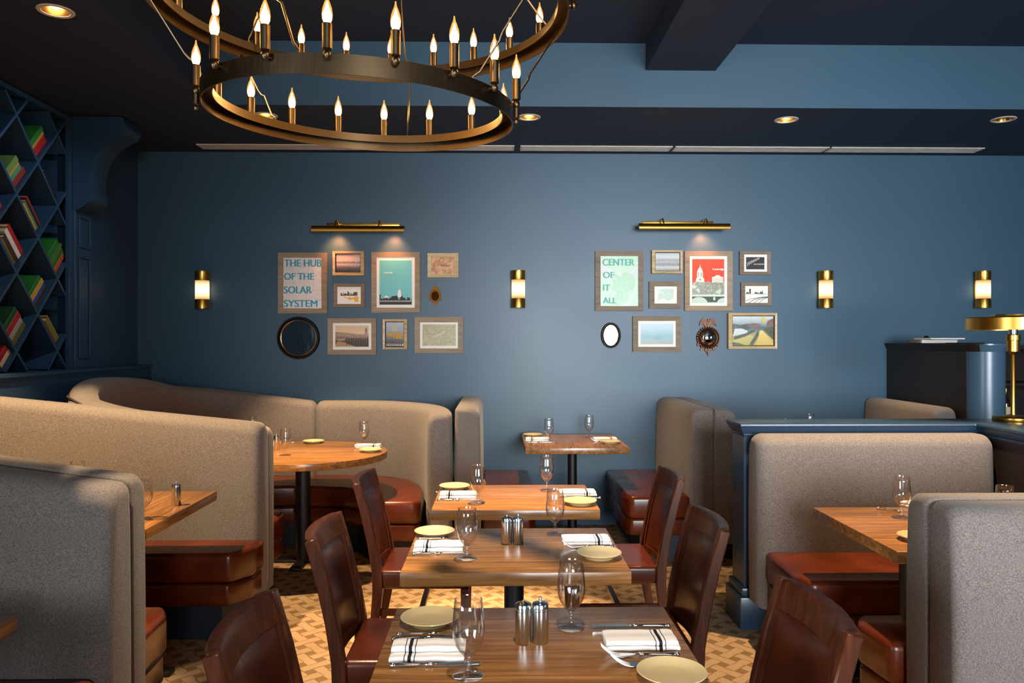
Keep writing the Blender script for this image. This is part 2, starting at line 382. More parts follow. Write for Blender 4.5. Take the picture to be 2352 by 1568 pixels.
bm = NB(); a = [bm.verts.new((x, 5.48, z)) for x, z in prof]; b = [bm.verts.new((x, 5.71, z)) for x, z in prof]
bm.faces.new(a); bm.faces.new(b[::-1])
for i in range(len(prof)): j = (i+1) % len(prof); bm.faces.new((a[i], a[j], b[j], b[i]))
tk = thing('corbel', 'large blue scrolled corbel under the ceiling at top of the left pilaster', 'bracket', (-2.9, 5.6, 2.43))
o = obj('scroll', bm, M['wall_dark'], None, ang=28); o.data.transform(T(2.9, -5.6, -2.43)); o.parent = tk
# low partition on the right with moulded cap, and the counter arm that returns toward the camera
bm = NB(); box(bm, 1.316, 2.6, 4.14, 4.34, 0, 1.05); box(bm, 2.6, 3.1, 1.3, 4.34, 0, 1.04); struct('wall_partition', bm, M['cap'], smooth=False)
def capoly(o): return [(1.318-o, 4.138-o), (2.575-o, 4.138-o), (2.575-o, 1.3), (3.12+o, 1.3), (3.12+o, 4.345+o), (1.318-o, 4.345+o)]
bm = NB(); frustum(bm, capoly(.003), 1.012, capoly(.008), 1.03); frustum(bm, capoly(.008), 1.03, capoly(.03), 1.068); prism(bm, capoly(.03), 1.068, 1.085)
bevel(bm, .004, 2, 50); struct('trim_3', bm, M['cap'], ang=25)
bm = NB(); box(bm, 1.285, 2.58, 4.105, 4.375, 0, .17); box(bm, 1.298, 2.58, 4.12, 4.36, .17, .215); bevel(bm, .008, 2); struct('baseboard_partition', bm, M['cap'])
bm = NB(); box(bm, 2.572, 2.6, 1.3, 4.13, .02, 1.026); struct('trim_4', bm, M['brownblack'], smooth=False)
# tall partition end with rounded nose
def nose(x0, x1, y0, y1, r):
    xc = (x0+x1)/2; h = (x1-x0)/2
    return [(x0, y1), (x0, y0)]+[(xc-h*math.cos(PI*i/16), y0-r*math.sin(PI*i/16)) for i in range(1, 16)]+[(x1, y0), (x1, y1)]
bm = NB(); prism(bm, nose(3.275, 3.52, 5.38, WY, .12), 0, 1.45); struct('wall_column', bm, [M['column']])
bm = NB(); box(bm, 3.268, 3.275, 5.385, WY, .02, 1.45); struct('trim_5', bm, M['brownblack'], smooth=False)  # dark sheet paints in the shade of the side turned from the window
bm = NB(); frustum(bm, nose(3.27, 3.525, 5.38, WY, .125), 1.45, nose(3.25, 3.545, 5.38, WY, .145), 1.495); prism(bm, nose(3.25, 3.545, 5.38, WY, .145), 1.495, 1.505); t6 = struct('trim_6', bm, [M['column'], M['brownblack']], ang=30)
for p in t6.data.polygons:
    if p.normal.x < -.6: p.material_index = 1  # left-facing cap faces get the same painted-in shade
bm = NB(); box(bm, -.13, 1.38, 6.485, WY, 0, .12); struct('baseboard_back', bm, M['wall_dark'], smooth=False)

# recessed lights, each under its hole
CANL = ['recessed downlight in the left soffit above the bookcase, top left corner', 'recessed downlight glimpsed through the lower chandelier ring', 'recessed downlight just right of the chandelier', 'recessed downlight over the right picture group', 'recessed downlight at the far right of the soffit']
for i, p in enumerate(CANS):
    tk = thing('recessed_downlight', CANL[i], 'ceiling light', (p.x, p.y, 3.08), 0, 'recessed soffit downlights')
    bm = NB(); lathe(bm, [(.060, .004), (.062, -.004), (.078, -.005), (.082, -.001), (.082, 0), (.060, .004)], 40); obj('trim_ring', bm, M['white_metal'], tk)
    bm = NB(); lathe(bm, [(.060, 0), (.056, .03), (.045, .075), (.034, .095)], 40); obj('reflector', bm, M['candull'], tk)
    bm = NB(); lathe(bm, [(0, .010), (.016, .012), (.028, .020), (.030, .034), (.02, .095), (0, .095)], 24); obj('lamp', bm, M['canglow'] if i < 4 else M['candull'], tk)
# slot diffusers
for i, (a, b) in enumerate(((455, 1181), (1193, 1546), (1550, 1907), (1904, 2268))):
    pa, pb = onz(a, 335, 3.08), onz(b, 338, 3.08); y0, y1 = 6.235, 6.385; x0, x1 = pa.x, pb.x
    if i == 0: x1 = onz(1183, 343, 3.08).x
    if i == 3: x0 += .03
    tk = thing('slot_diffuser', ['long slot air vent behind the chandelier, leftmost on the soffit', 'slot air vent on the soffit, second from the left', 'slot air vent on the soffit above the red poster side', 'slot air vent at the right end of the soffit'][i], 'vent', ((x0+x1)/2, 6.31, 3.08), 0, 'soffit slot vents')
    hw = (x1-x0)/2-.008
    bm = NB(); box(bm, -hw, hw, -.075, -.063, -.007, 0); box(bm, -hw, hw, .063, .075, -.007, 0); box(bm, -hw, -hw+.012, -.063, .063, -.007, 0); box(bm, hw-.012, hw, -.063, .063, -.007, 0); obj('frame', bm, M['white_metal'], tk, smooth=False)
    bm = NB(); box(bm, -hw+.012, hw-.012, -.063, .063, -.002, 0); obj('backing', bm, M['black'], tk, smooth=False)
    for q in (-.036, 0, .036):
        bm = NB(); box(bm, -hw+.012, hw-.012, q-.009, q+.009, -.007, -.002); obj('slat', bm, M['white_metal'], tk, smooth=False)

# ------------------------------------------------------------------ lattice bookcase and books
BY0, BY1, BZ0, BZ1, BX0 = 3.72, 5.498, 1.31, 3.07, -3.235
bk = thing('lattice_bookcase', 'built-in blue diamond lattice bookcase in the left wall', 'bookcase', (LX, 4.6, BZ0))
def bkobj(n, bm, mat=None):
    o = obj(n, bm, mat or M['wall_dark'], None, smooth=False); o.data.transform(T(-LX, -4.6, -BZ0)); o.parent = bk; return o
bm = NB(); box(bm, BX0-.01, BX0+.005, BY0, BY1, BZ0, BZ1); bkobj('back_panel', bm, M['wall'])
bm = NB(); box(bm, LX-.01, LX+.012, BY1-.06, BY1-.001, BZ0, BZ1); bkobj('frame_stile', bm)
bm = NB(); box(bm, BX0, LX+.008, BY0, BY1-.06, BZ1-.03, BZ1); bkobj('frame_top', bm)
bm = NB(); box(bm, BX0, LX+.012, BY0, BY1-.06, BZ0, BZ0+.02); bkobj('frame_bottom', bm)
NC = onx(89, 546, LX); dY = .225; dZ = .2435
SL = math.atan2(dZ, dY)
def clip(p, d, y0, y1, z0, z1):
    lo, hi = -9, 9
    for c, dd, a, b in ((p[0], d[0], y0, y1), (p[1], d[1], z0, z1)):
        t0, t1 = (a-c)/dd, (b-c)/dd
        if t0 > t1: t0, t1 = t1, t0
        lo, hi = max(lo, t0), min(hi, t1)
    return (lo, hi) if hi-lo > .06 else None
for sgn in (1, -1):
    d = (math.cos(SL), sgn*math.sin(SL))
    for k in range(-8, 9):
        p = (NC.y+k*2*dY, NC.z)
        r = clip(p, d, BY0, BY1-.06, BZ0+.02, BZ1-.03)
        if not r: continue
        bm = NB(); box(bm, BX0, LX-(.002 if sgn > 0 else .0045), r[0]+.004, r[1]-.004, -.009, .009, T(0, p[0], p[1]) @ RX(sgn*SL)); bkobj('divider', bm)
BC = dict(green='#1f6a22', dgreen='#14401c', red='#9c1614', tan='#a07a2e', teal='#3a7a62', brown='#3a2114', cream='#c9ab80', black='#120d10', yellow='#b88a22', white='#c8c4b8', olive='#5d5a20', orange='#b8481c', blue='#1f3a8a', grey='#8a8a84', rust='#7d2416', sage='#5c7a3c')
BM = {k: plain('bookcloth_'+k, v, .6) for k, v in BC.items()}
M['paper'] = plain('page_edges', '#c8b48c', .8)
def book(i, j, kind, off, th, wd, ht, colr, label):
    """a book in the cell whose bottom crossing is (i,j) half-steps from NC; kind '/' lies along the rising side, '\\' along the falling side"""
    cy_, cz_ = NC.y+i*dY, NC.z+j*dZ
    sg = 1 if kind == '/' else -1
    # local frame: u along the side the pile rests on, n up from it
    tk = thing('book', label, 'book', (LX-.03, cy_, cz_), 0, 'old cloth-bound books in the lattice')
    tk.rotation_euler = (sg*SL, 0, 0)
    g = .0105; u0, u1 = (g+.014, g+.014+ht) if sg > 0 else (-g-.014-ht, -g-.014)
    # along u from the crossing; stacked by n
    skew = 0
    n0, n1 = g+off, g+off+th-.001
    bm = NB(); c = .003
    x0, x1 = -wd, 0
    box(bm, x0, x1, u0, u1, n0, n0+c); box(bm, x0, x1, u0, u1, n1-c, n1); box(bm, x1-c, x1, u0, u1, n0+c, n1-c); bevel(bm, .0012, 1); obj('cover', bm, BM[colr], tk)
    bm = NB(); box(bm, x0+.004, x1-c-.0005, u0+.004, u1-.004, n0+c, n1-c); obj('pages', bm, M['paper'], tk, smooth=False)
# pile: list of (colour, thickness, width, height)
PILES = [
 (0, 2, '/', 'cell highest at right of the bookcase', [('red', .05, .19, .2), ('tan', .02, .2, .21), ('green', .035, .2, .22)]),
 (-1, 1, '/', 'second cell down, left of the corbel', [('rust', .04, .17, .19), ('teal', .03, .18, .17), ('tan', .018, .18, .17), ('sage', .04, .2, .18)]),
 (1, 1, '\\', 'small cell beside the frame, upper one', [('brown', .03, .18, .2), ('black', .035, .18, .21)]),
 (0, 0, '\\', 'cell with the green and yellow spines', [('black', .035, .18, .2), ('yellow', .02, .19, .2), ('teal', .018, .18, .2), ('black', .02, .18, .2), ('rust', .018, .2, .215)]),
 (-1, -1, '\\', 'cell with the wide white book', [('rust', .03, .17, .17), ('olive', .028, .19, .19), ('brown', .035, .19, .19), ('white', .04, .2, .21), ('red', .035, .2, .215)]),
 (1, -1, '/', 'cell with big green books beside the frame', [('orange', .033, .17, .19), ('green', .04, .18, .2), ('olive', .02, .18, .22), ('green', .055, .2, .2)]),
 (0, -2, '/', 'cell with the blue spine', [('brown', .028, .18, .2), ('blue', .024, .19, .2), ('yellow', .035, .19, .21), ('green', .03, .2, .2)]),
 (1, -3, '\\', 'lowest cell beside the frame', [('cream', .035, .18, .2), ('red', .012, .18, .2), ('sage', .035, .19, .19), ('tan', .015, .19, .2)]),
 (-1, -3, '/', 'low cell with the bright red volume', [('olive', .045, .18, .19), ('grey', .03, .17, .19), ('red', .045, .2, .2), ('dgreen', .04, .2, .2)]),
 (0, -4, '\\', 'half cell at the bottom rail', [('brown', .03, .18, .128)]),
 (-2, 0, '/', 'cell at the left picture edge', [('red', .04, .18, .17)]),
 (-2, -2, '/', 'lower cell at the left picture edge', [('brown', .04, .18, .17)]),
 (-2, -4, '/', 'bottom cell at the left picture edge', [('cream', .03, .18, .128), ('red', .04, .18, .125)]),
]
for (i, j, kind, desc, bks) in PILES:
    off = 0
    if j == -4: 
        i, j = (i+.5 if kind == '/' else i-.5), j+.5
    for q, (c, th, wd, ht) in enumerate(bks):
        where = 'lying lowest' if q == 0 and len(bks) > 1 else ('the only one' if len(bks) == 1 else ('uppermost' if q == len(bks)-1 else ['', 'second up', 'third up', 'fourth up'][q]))
        book(i, j, kind, off, th, wd, ht, c, f'{dict(dgreen="dark green").get(c, c)} old book, {where}, in the {desc}')
        off += th+.0004

# ------------------------------------------------------------------ booths
def resample(path):
    pts = [Vector((p[0], p[1])) for p in path]; out = []
    n = len(pts)
    if n == 2:
        L = (pts[1]-pts[0]).length; return [pts[0].lerp(pts[1], i/24) for i in range(25)]
    for i in range(n-1):
        p0, p1, p2, p3 = pts[max(i-1, 0)], pts[i], pts[i+1], pts[min(i+2, n-1)]
        for k in range(8):
            t = k/8; out.append(.5*((2*p1)+(p2-p0)*t+(2*p0-5*p1+4*p2-p3)*t*t+(3*p1-p0-3*p2+p3)*t**3))
    out.append(pts[-1]); return out
def backrest(path, half, ztop, zbot=.12, r=.06, er=.05, bulge=.012, lean=0, e0=True, e1=True, r2=None):
    """padded upright cushion swept along a plan path; ztop(x,y)"""
    P = resample(path); L = [0]
    for a, b in zip(P, P[1:]): L.append(L[-1]+(b-a).length)
    tot = L[-1]
    def at(s):
        s = max(0, min(tot, s))
        for i in range(len(L)-1):
            if s <= L[i+1] or i == len(L)-2:
                f = (s-L[i])/max(1e-9, L[i+1]-L[i]); return P[i].lerp(P[i+1], f)
    st = []
    for k in range(6):
        a = PI/2*k/5
        st.append((er*(1-math.cos(a)), er*(1-math.sin(a)) if e0 else 0))
    n = max(4, int((tot-2*er)/.06)); st += [(er+(tot-2*er)*k/n, 0) for k in range(1, n)]
    for k in range(5, -1, -1):
        a = PI/2*k/5; st.append((tot-er*(1-math.cos(a)), er*(1-math.sin(a)) if e1 else 0))
    bm = NB(); rings = []
    for s, ins in st:
        p = at(s); tg = (at(s+.01)-at(s-.01)); tg.normalize(); nr = Vector((-tg.y, tg.x))
        h = half-ins*.75; zt = ztop(p.x, p.y)-ins*.8; zb = zbot+ins*.4; rr = min(r, h*.98); rq = min(rr if r2 is None else r2, h*.98); sec = []
        m = 10
        def side(rr):
            o = [(h+bulge*math.sin(PI*k/m), zb+(zt-rr-zb)*k/m) for k in range(m+1)]
            return o+[(h-rr+rr*math.cos(PI/2*k/6), zt-rr+rr*math.sin(PI/2*k/6)) for k in range(1, 7)]
        sec = [(-u, z) for u, z in side(rr)]+side(rq)[::-1]
        rings.append([bm.verts.new((p.x+nr.x*(u+lean*(z-.5)), p.y+nr.y*(u+lean*(z-.5)), z)) for u, z in sec])
    for a, b in zip(rings, rings[1:]):
        k = len(a)
        for i in range(k): bm.faces.new((a[i], a[(i+1) % k], b[(i+1) % k], b[i]))
    bm.faces.new(rings[0]); bm.faces.new(rings[-1][::-1])
    bmesh.ops.remove_doubles(bm, verts=bm.verts, dist=.0004)
    return bm
def seat(tk, poly, base, zt=.46):
    """leather cushion, second leather tier and recessed toe base"""
    bm = NB(); prism(bm, poly, zt-.155, zt); bevel(bm, .028, 4, 25)
    s = obj('seat_cushion', bm, M['leather'], tk, ang=40)
    cx = sum(p[0] for p in poly)/len(poly); cy2 = sum(p[1] for p in poly)/len(poly)
    bm = NB(); prism(bm, [(p[0]+(cx-p[0])*.02, p[1]+(cy2-p[1])*.02) for p in poly], zt-.27, zt-.157); bevel(bm, .016, 3, 25)
    obj('lower_cushion', bm, M['leather'], s, ang=40)
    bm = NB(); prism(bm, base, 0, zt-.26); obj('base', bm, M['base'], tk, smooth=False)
    return s
def shift(tk):
    """parts were built in world coordinates: move them under the thing's own origin"""
    L = tk.location.copy()
    def go(o, top):
        for ch in o.children:
            ch.data.transform(T(-L.x, -L.y, -L.z)); go(ch, False)
    go(tk, True)
def top_l(z0, sl, x0):
    return lambda x, y: z0+sl*max(0, x0-x)
# nearest left booth divider (two backs, bench on each side)
XL = -2.8
A = thing('booth_bench', 'nearest grey tweed double booth divider at lower left with red leather benches', 'booth', (-2.0, 2.66, 0), 0, 'booth seating')
obj('backrest', backrest([(XL, 2.60), (-1.222, 2.585)], .076, top_l(1.045, .13, -1.2), .1, er=.045, r2=.015), M['fabric'], A)
obj('backrest', backrest([(XL, 2.753), (-1.243, 2.738)], .074, top_l(1.055, .14, -1.23), .1, er=.035, r=.015, r2=.06), M['fabric'], A)
seat(A, [(XL, 2.10), (-1.30, 2.10), (-1.25, 2.2), (-1.26, 2.505), (XL, 2.505)], [(XL, 2.17), (-1.34, 2.17), (-1.34, 2.6), (XL, 2.6)])
seat(A, [(XL, 2.81), (-1.272, 2.81), (-1.285, 3.08), (-1.33, 3.18), (XL, 3.18)], [(XL, 2.7), (-1.34, 2.7), (-1.38, 3.1), (XL, 3.1)])
bm = NB(); tube(bm, [(XL, 2.676, 1.245), (-2.2, 2.672, 1.172), (-1.7, 2.666, 1.107), (-1.33, 2.662, 1.055), (-1.255, 2.661, 1.02), (-1.226, 2.661, .96), (-1.22, 2.661, .2)], .005); obj('piping', bm, M['pipe'], A)
shift(A)
# second left divider (near face of the back-to-back with the corner banquette)
B = thing('booth_bench', 'tan-lit tweed booth divider behind the left table with pepper mill', 'booth', (-2.0, 4.3, 0), 0, 'booth seating')
obj('backrest', backrest([(XL, 4.325), (-1.265, 4.315)], .085, top_l(1.075, .1, -1.265), .1, bulge=.006), M['fabric'], B)
seat(B, [(XL, 3.95), (-1.33, 3.95), (-1.25, 4.08), (-1.245, 4.24), (XL, 4.24)], [(XL, 4.03), (-1.4, 4.03), (-1.33, 4.15), (-1.33, 4.36), (XL, 4.36)])
shift(B)
# corner banquette
def zc(x, y):
    d = max(0, -1.45-x); return 1.035+.137*d+.35*max(0, d-1.05)
C = thing('corner_banquette', 'curved tweed corner banquette wrapping the round table', 'booth', (-1.5, 5.5, 0), 0, 'booth seating')
obj('backrest', backrest([(-1.29, 4.503), (-1.65, 4.52), (-2.0, 4.56), (-2.32, 4.68), (-2.56, 4.92), (-2.68, 5.25), (-2.68, 5.62), (-2.58, 5.98), (-2.32, 6.25), (-1.9, 6.37), (-1.46, 6.395)], .085, zc, .1, bulge=.005), M['fabric'], C)
obj('backrest', backrest([(-1.45, 6.395), (-1.05, 6.38), (-.78, 6.29), (-.58, 6.12), (-.46, 5.88), (-.405, 5.6), (-.385, 5.3)], .085, lambda x, y: 1.04-.02*max(0, x+.9), .1, bulge=.006, r=.07, r2=.03), M['fabric'], C)
seat(C, [(-1.47, 6.29), (-1.9, 6.265), (-2.25, 6.16), (-2.48, 5.93), (-2.575, 5.6), (-2.575, 5.27), (-2.48, 4.98), (-2.26, 4.78), (-1.98, 4.67), (-1.63, 4.63), (-1.335, 4.62), (-1.315, 4.9), (-1.36, 4.985), (-1.65, 5.02), (-1.95, 5.07), (-2.12, 5.2), (-2.2, 5.4), (-2.14, 5.62), (-1.9, 5.76), (-1.47, 5.8)],
     [(-1.47, 6.3), (-1.9, 6.3), (-2.25, 6.2), (-2.5, 5.9), (-2.58, 5.6), (-2.58, 5.25), (-2.5, 4.95), (-2.2, 4.75), (-1.98, 4.67), (-1.65, 4.6), (-1.4, 4.6), (-1.42, 4.93), (-1.65, 4.96), (-2.0, 5.02), (-2.2, 5.2), (-2.27, 5.4), (-2.2, 5.68), (-1.92, 5.84), (-1.47, 5.88)])
seat(C, [(-1.46, 6.29), (-1.05, 6.275), (-.82, 6.2), (-.66, 6.05), (-.56, 5.82), (-.515, 5.58), (-.50, 5.24), (-.54, 5.2), (-.77, 5.2), (-.82, 5.4), (-.9, 5.58), (-1.1, 5.73), (-1.46, 5.8)],
     [(-1.46, 6.3), (-1.05, 6.3), (-.8, 6.2), (-.62, 6.0), (-.52, 5.7), (-.5, 5.3), (-.8, 5.3), (-.9, 5.5), (-1.0, 5.68), (-1.2, 5.82), (-1.46, 5.88)])
bm = NB(); tube(bm, [(-1.63, 4.43, 1.03), (-2.0, 4.468, 1.07), (-2.36, 4.60, 1.125), (-2.635, 4.87, 1.18), (-2.772, 5.24, 1.22), (-2.772, 5.62, 1.22)], .007); obj('piping', bm, M['pipe'], C)
shift(C)
# centre booth by the wall: left and right halves
D = thing('booth_bench', 'tweed booth end against the wall left of the small wall table', 'booth', (0, 5.9, 0), 0, 'booth seating')
obj('backrest', backrest([(-.195, 6.48), (-.195, 5.3)], .085, lambda x, y: 1.065, .1, bulge=.006, r=.012, r2=.075, e0=False, er=.035), M['fabric'], D)
seat(D, [(-.105, 6.48), (-.105, 5.42), (.24, 5.42), (.28, 5.5), (.265, 6.48)], [(-.2, 6.48), (-.2, 5.5), (.18, 5.5), (.18, 6.48)])
shift(D)
E_ = thing('booth_bench', 'tweed double booth divider against the wall right of the small wall table', 'booth', (1.5, 5.9, 0), 0, 'booth seating')
obj('backrest', backrest([(1.413, 6.48), (1.413, 5.33)], .078, lambda x, y: 1.06, 0.13, bulge=.012, r=.075, r2=.012, e0=False, er=.035), M['fabric'], E_)
obj('backrest', backrest([(1.573, 6.48), (1.573, 5.33)], .078, lambda x, y: 1.058, 0.13, bulge=.02, r=.012, r2=.077, e0=False, er=.035), M['fabric'], E_)
seat(E_, [(.91, 6.48), (.885, 5.43), (.92, 5.34), (1.33, 5.34), (1.33, 6.48)], [(1.0, 6.48), (1.0, 5.45), (1.4, 5.45), (1.4, 6.48)])
seat(E_, [(1.67, 6.48), (1.67, 5.34), (2.05, 5.34), (2.08, 5.43), (2.08, 6.48)], [(1.6, 6.48), (1.6, 5.45), (1.98, 5.45), (1.98, 6.48)])
shift(E_)
Fb = thing('booth_bench', 'tweed booth back seen over the low partition beside the dark tall partition', 'booth', (3.1, 5.9, 0), 0, 'booth seating')
obj('backrest', backrest([(3.165, 6.48), (3.165, 5.45)], .085, lambda x, y: 1.055, .1, e0=False), M['fabric'], Fb)
seat(Fb, [(2.68, 6.48), (2.66, 5.5), (2.7, 5.45), (3.06, 5.45), (3.06, 6.48)], [(2.75, 6.48), (2.75, 5.52), (3.1, 5.52), (3.1, 6.48)])
shift(Fb)
# right booth against the partition
G = thing('booth_bench', 'grey tweed booth bench fixed to the low blue partition on the right', 'booth', (1.95, 3.9, 0), 0, 'booth seating')
obj('backrest', backrest([(1.325, 4.03), (2.55, 4.03)], .09, lambda x, y: 1.042, .16, r=.06, er=.06), M['fabric'], G)
seat(G, [(1.36, 3.93), (1.345, 3.5), (1.39, 3.43), (2.53, 3.43), (2.53, 3.93)], [(1.44, 3.98), (1.44, 3.52), (2.5, 3.52), (2.5, 3.98)])
shift(G)
H = thing('booth_bench', 'nearest blue-grey tweed double booth divider at lower right', 'booth', (2.0, 2.55, 0), 0, 'booth seating')
obj('backrest', backrest([(1.43, 2.495), (2.52, 2.495)], .074, lambda x, y: .995, .1, er=.04, r=.05, r2=.012), M['fabric'], H)
obj('backrest', backrest([(1.428, 2.642), (2.52, 2.642)], .07, lambda x, y: 1.0, .1, er=.035, r=.012, r2=.055), M['fabric'], H)
seat(H, [(1.385, 2.725), (1.36, 2.93), (1.41, 3.03), (2.53, 3.03), (2.53, 2.725)], [(1.45, 2.65), (1.45, 2.9), (2.5, 2.9), (2.5, 2.65)])
shift(H)

# ------------------------------------------------------------------ tables
def table(name, label, cx, cy_, wx, wy, mat, legs=1, rz=0, disc=False, pole=.036):
    tk = thing(name, label, 'table', (cx, cy_, 0), rz, 'walnut dining tables')
    bm = NB()
    if disc: prism(bm, [(wx*math.cos(2*PI*i/72), wx*math.sin(2*PI*i/72)) for i in range(72)], .714, .76)
    else: box(bm, -wx/2, wx/2, -wy/2, wy/2, .714, .76)
    bevel(bm, .004, 2, 40); obj('tabletop', bm, mat, tk, ang=30)
    xs = [0] if legs == 1 else [-wx*.28, wx*.28]
    for x in xs:
        bm = NB(); lathe(bm, [(0, .02), (pole, .02), (pole, .69), (.0, .69)], 24, T(x)); box(bm, x-.12, x+.12, -.12, .12, .69, .714); obj('pedestal', bm, M['black'], tk)
        bm = NB(); box(bm, x-.24, x+.24, -.035, .035, 0, .022); box(bm, x-.035, x+.035, -.24, .24, 0, .022); bevel(bm, .006, 2); obj('base', bm, M['black'], tk)
    return tk
table('dining_table', 'square walnut table nearest the camera at bottom centre', .098, 1.935, .765, .612, M['wal_x'])
table('dining_table', 'square walnut table second from the camera, behind the nearest one', .065, 2.885, .765, .612, M['wal_x'])
table('dining_table', 'square walnut table third from the camera in a warm pool of light', .088, 3.845, .765, .62, M['wal_x'])
table('dining_table', 'small walnut table against the blue wall between two booths', .582, 6.0, .75, .81, M['wal_y'])
table('round_table', 'round walnut table inside the curved corner banquette', -1.335, 5.44, .575, .575, M['wal_x'], disc=True, pole=.05)
table('dining_table', 'walnut booth table with pepper mill behind the nearest left divider', -2.1, 3.61, 1.36, .81, M['wal_y'], legs=2)
table('dining_table', 'walnut booth table corner at the left picture edge', -2.02, 1.8, 1.38, .81, M['wal_y'], legs=2)
table('dining_table', 'walnut booth table in front of the partition bench on the right', 2.0, 3.185, 1.1, .76, M['wal_x'], legs=2)
table('dining_table', 'walnut table glimpsed behind the low partition at back right', 2.36, 6.0, .8, .84, M['wal_y'])

# ------------------------------------------------------------------ chairs
PR = [(-.262, 0), (-.232, .12), (-.208, .25), (-.197, .38), (-.2, .47), (-.222, .60), (-.252, .73), (-.292, .872)]
def lean(z):
    for (a, b), (c, d) in zip(PR, PR[1:]):
        if z <= d: return a+(c-a)*(z-b)/(d-b)
    return PR[-1][0]
def bow(y): return .035*(1-(y/.2)**2)
def slab(y0, y1, z0, z1, th, bulge=0, ny=10, nz=8, xo=0):
    bm = NB(); G_ = {}
    for sd in (0, 1):
        for i in range(ny+1):
            for k in range(nz+1):
                y = y0+(y1-y0)*i/ny; z = z0+(z1-z0)*k/nz
                e = (math.sin(PI*i/ny)*math.sin(PI*k/nz))**.45 if bulge and 0 < i < ny and 0 < k < nz else 0
                G_[sd, i, k] = bm.verts.new((lean(z)-bow(y)+xo+(1 if sd else -1)*(th/2+bulge*e), y, z))
    for i in range(ny):
        for k in range(nz):
            bm.faces.new((G_[0, i, k], G_[0, i, k+1], G_[0, i+1, k+1], G_[0, i+1, k])); bm.faces.new((G_[1, i, k], G_[1, i+1, k], G_[1, i+1, k+1], G_[1, i, k+1]))
    for i in range(ny):
        bm.faces.new((G_[0, i, 0], G_[0, i+1, 0], G_[1, i+1, 0], G_[1, i, 0])); bm.faces.new((G_[0, i, nz], G_[1, i, nz], G_[1, i+1, nz], G_[0, i+1, nz]))
    for k in range(nz):
        bm.faces.new((G_[0, 0, k], G_[1, 0, k], G_[1, 0, k+1], G_[0, 0, k+1])); bm.faces.new((G_[0, ny, k], G_[0, ny, k+1], G_[1, ny, k+1], G_[1, ny, k]))
    return bm
ch = thing('dining_chair', 'x', 'chair', (0, 0, 0), 0, 'leather dining chairs')
bm = NB(); box(bm, -.19, .225, -.21, .21, .385, .475); bevel(bm, .022, 4); obj('seat', bm, M['chair_leather'], ch, ang=45)
obj('backrest', slab(-.178, .178, .47, .805, .022, .014, 14, 14), M['chair_leather'], ch, ang=60)
bm = slab(-.206, .206, .795, .873, .036, 0, 14, 3); bevel(bm, .004, 1, 50); fr = obj('top_rail', bm, M['chairwood'], ch, ang=40)
bm = slab(-.18, .18, .44, .475, .03, 0, 12, 2); obj('lower_rail', bm, M['chairwood'], ch, ang=40)
for sd in (-1, 1):
    bm = slab(min(sd*.174, sd*.192), max(sd*.174, sd*.192), .45, .80, .034, 0, 2, 6); obj('back_frame', bm, M['chairwood'], ch, ang=40)
    bm = NB(); rectsweep(bm, [(x, sd*.205, z) for x, z in PR], [.036, .038, .042, .046, .046, .042, .04, .036], .034); bevel(bm, .004, 1, 40); obj('leg', bm, M['chairwood'], ch, ang=40)
    bm = NB(); rectsweep(bm, [(.195, sd*.185, 0), (.2, sd*.187, .2), (.2, sd*.187, .386)], [.026, .034, .038], .036); bevel(bm, .003, 1, 40); obj('leg', bm, M['chairwood'], ch, ang=40)
    bm = NB(); box(bm, -.2, .2, sd*.195-.011, sd*.195+.011, .265, .293); obj('stretcher', bm, M['chairwood'], ch, smooth=False)
bm = NB(); box(bm, -.012, .012, -.19, .19, .268, .29); obj('stretcher', bm, M['chairwood'], ch, smooth=False)
CH = [(.57, 3.85, PI, 'dark wood leather chair right of the warm-lit third table'), (-.345, 3.80, 0, 'dark wood leather chair left of the warm-lit third table'), (.492, 2.885, PI, 'dark wood leather chair right of the second table'), (-.315, 2.78, 0, 'dark wood leather chair left of the second table'), (-.298, 1.845, 0, 'leather chair at bottom left with its back top cropped by the picture bottom'), (.50, 1.93, PI, 'leather chair at bottom right in front of the right booth')]
for i, (x, y, r, lb) in enumerate(CH):
    if i == 0: ch.location = (x, y, 0); ch.rotation_euler = (0, 0, r); ch['label'] = lb
    else: copy_tree(ch, None, (x, y, 0), r, lb)

# ------------------------------------------------------------------ tableware
TZ = .7602
gl = thing('water_goblet', 'x', 'glass', (0, 0, 5), 0, 'footed water goblets')
bm = NB(); lathe(bm, [(.004, .044), (.012, .048), (.022, .058), (.031, .073), (.0365, .092), (.0375, .108), (.036, .13), (.0335, .155), (.0315, .176), (.0307, .1765), (.0302, .1755), (.0325, .155), (.035, .13), (.0365, .108), (.0355, .093), (.03, .075), (.021, .061), (.011, .052), (0, .05)], 40)
obj('bowl', bm, M['glass'], gl, ang=60)
bm = NB(); lathe(bm, [(0, 0), (.034, 0), (.036, .0015), (.0345, .003), (.018, .006), (.0075, .010), (.0055, .018), (.0058, .026), (.009, .030), (.0058, .034), (.006, .04), (.0105, .047), (0, .0485)], 40); obj('stem', bm, M['stem'], gl, ang=60)
pl = thing('bread_plate', 'x', 'plate', (0, 0, 5), 0, 'yellow bread plates')
bm = NB(); lathe(bm, [(0, .004), (.042, .004), (.045, 0), (.05, 0), (.052, .004), (.07, .012), (.0775, .0175), (.079, .019), (.0775, .0205), (.068, .0165), (.054, .010), (.046, .0075), (0, .0075)], 56); obj('dish', bm, M['plate'], pl, ang=50)
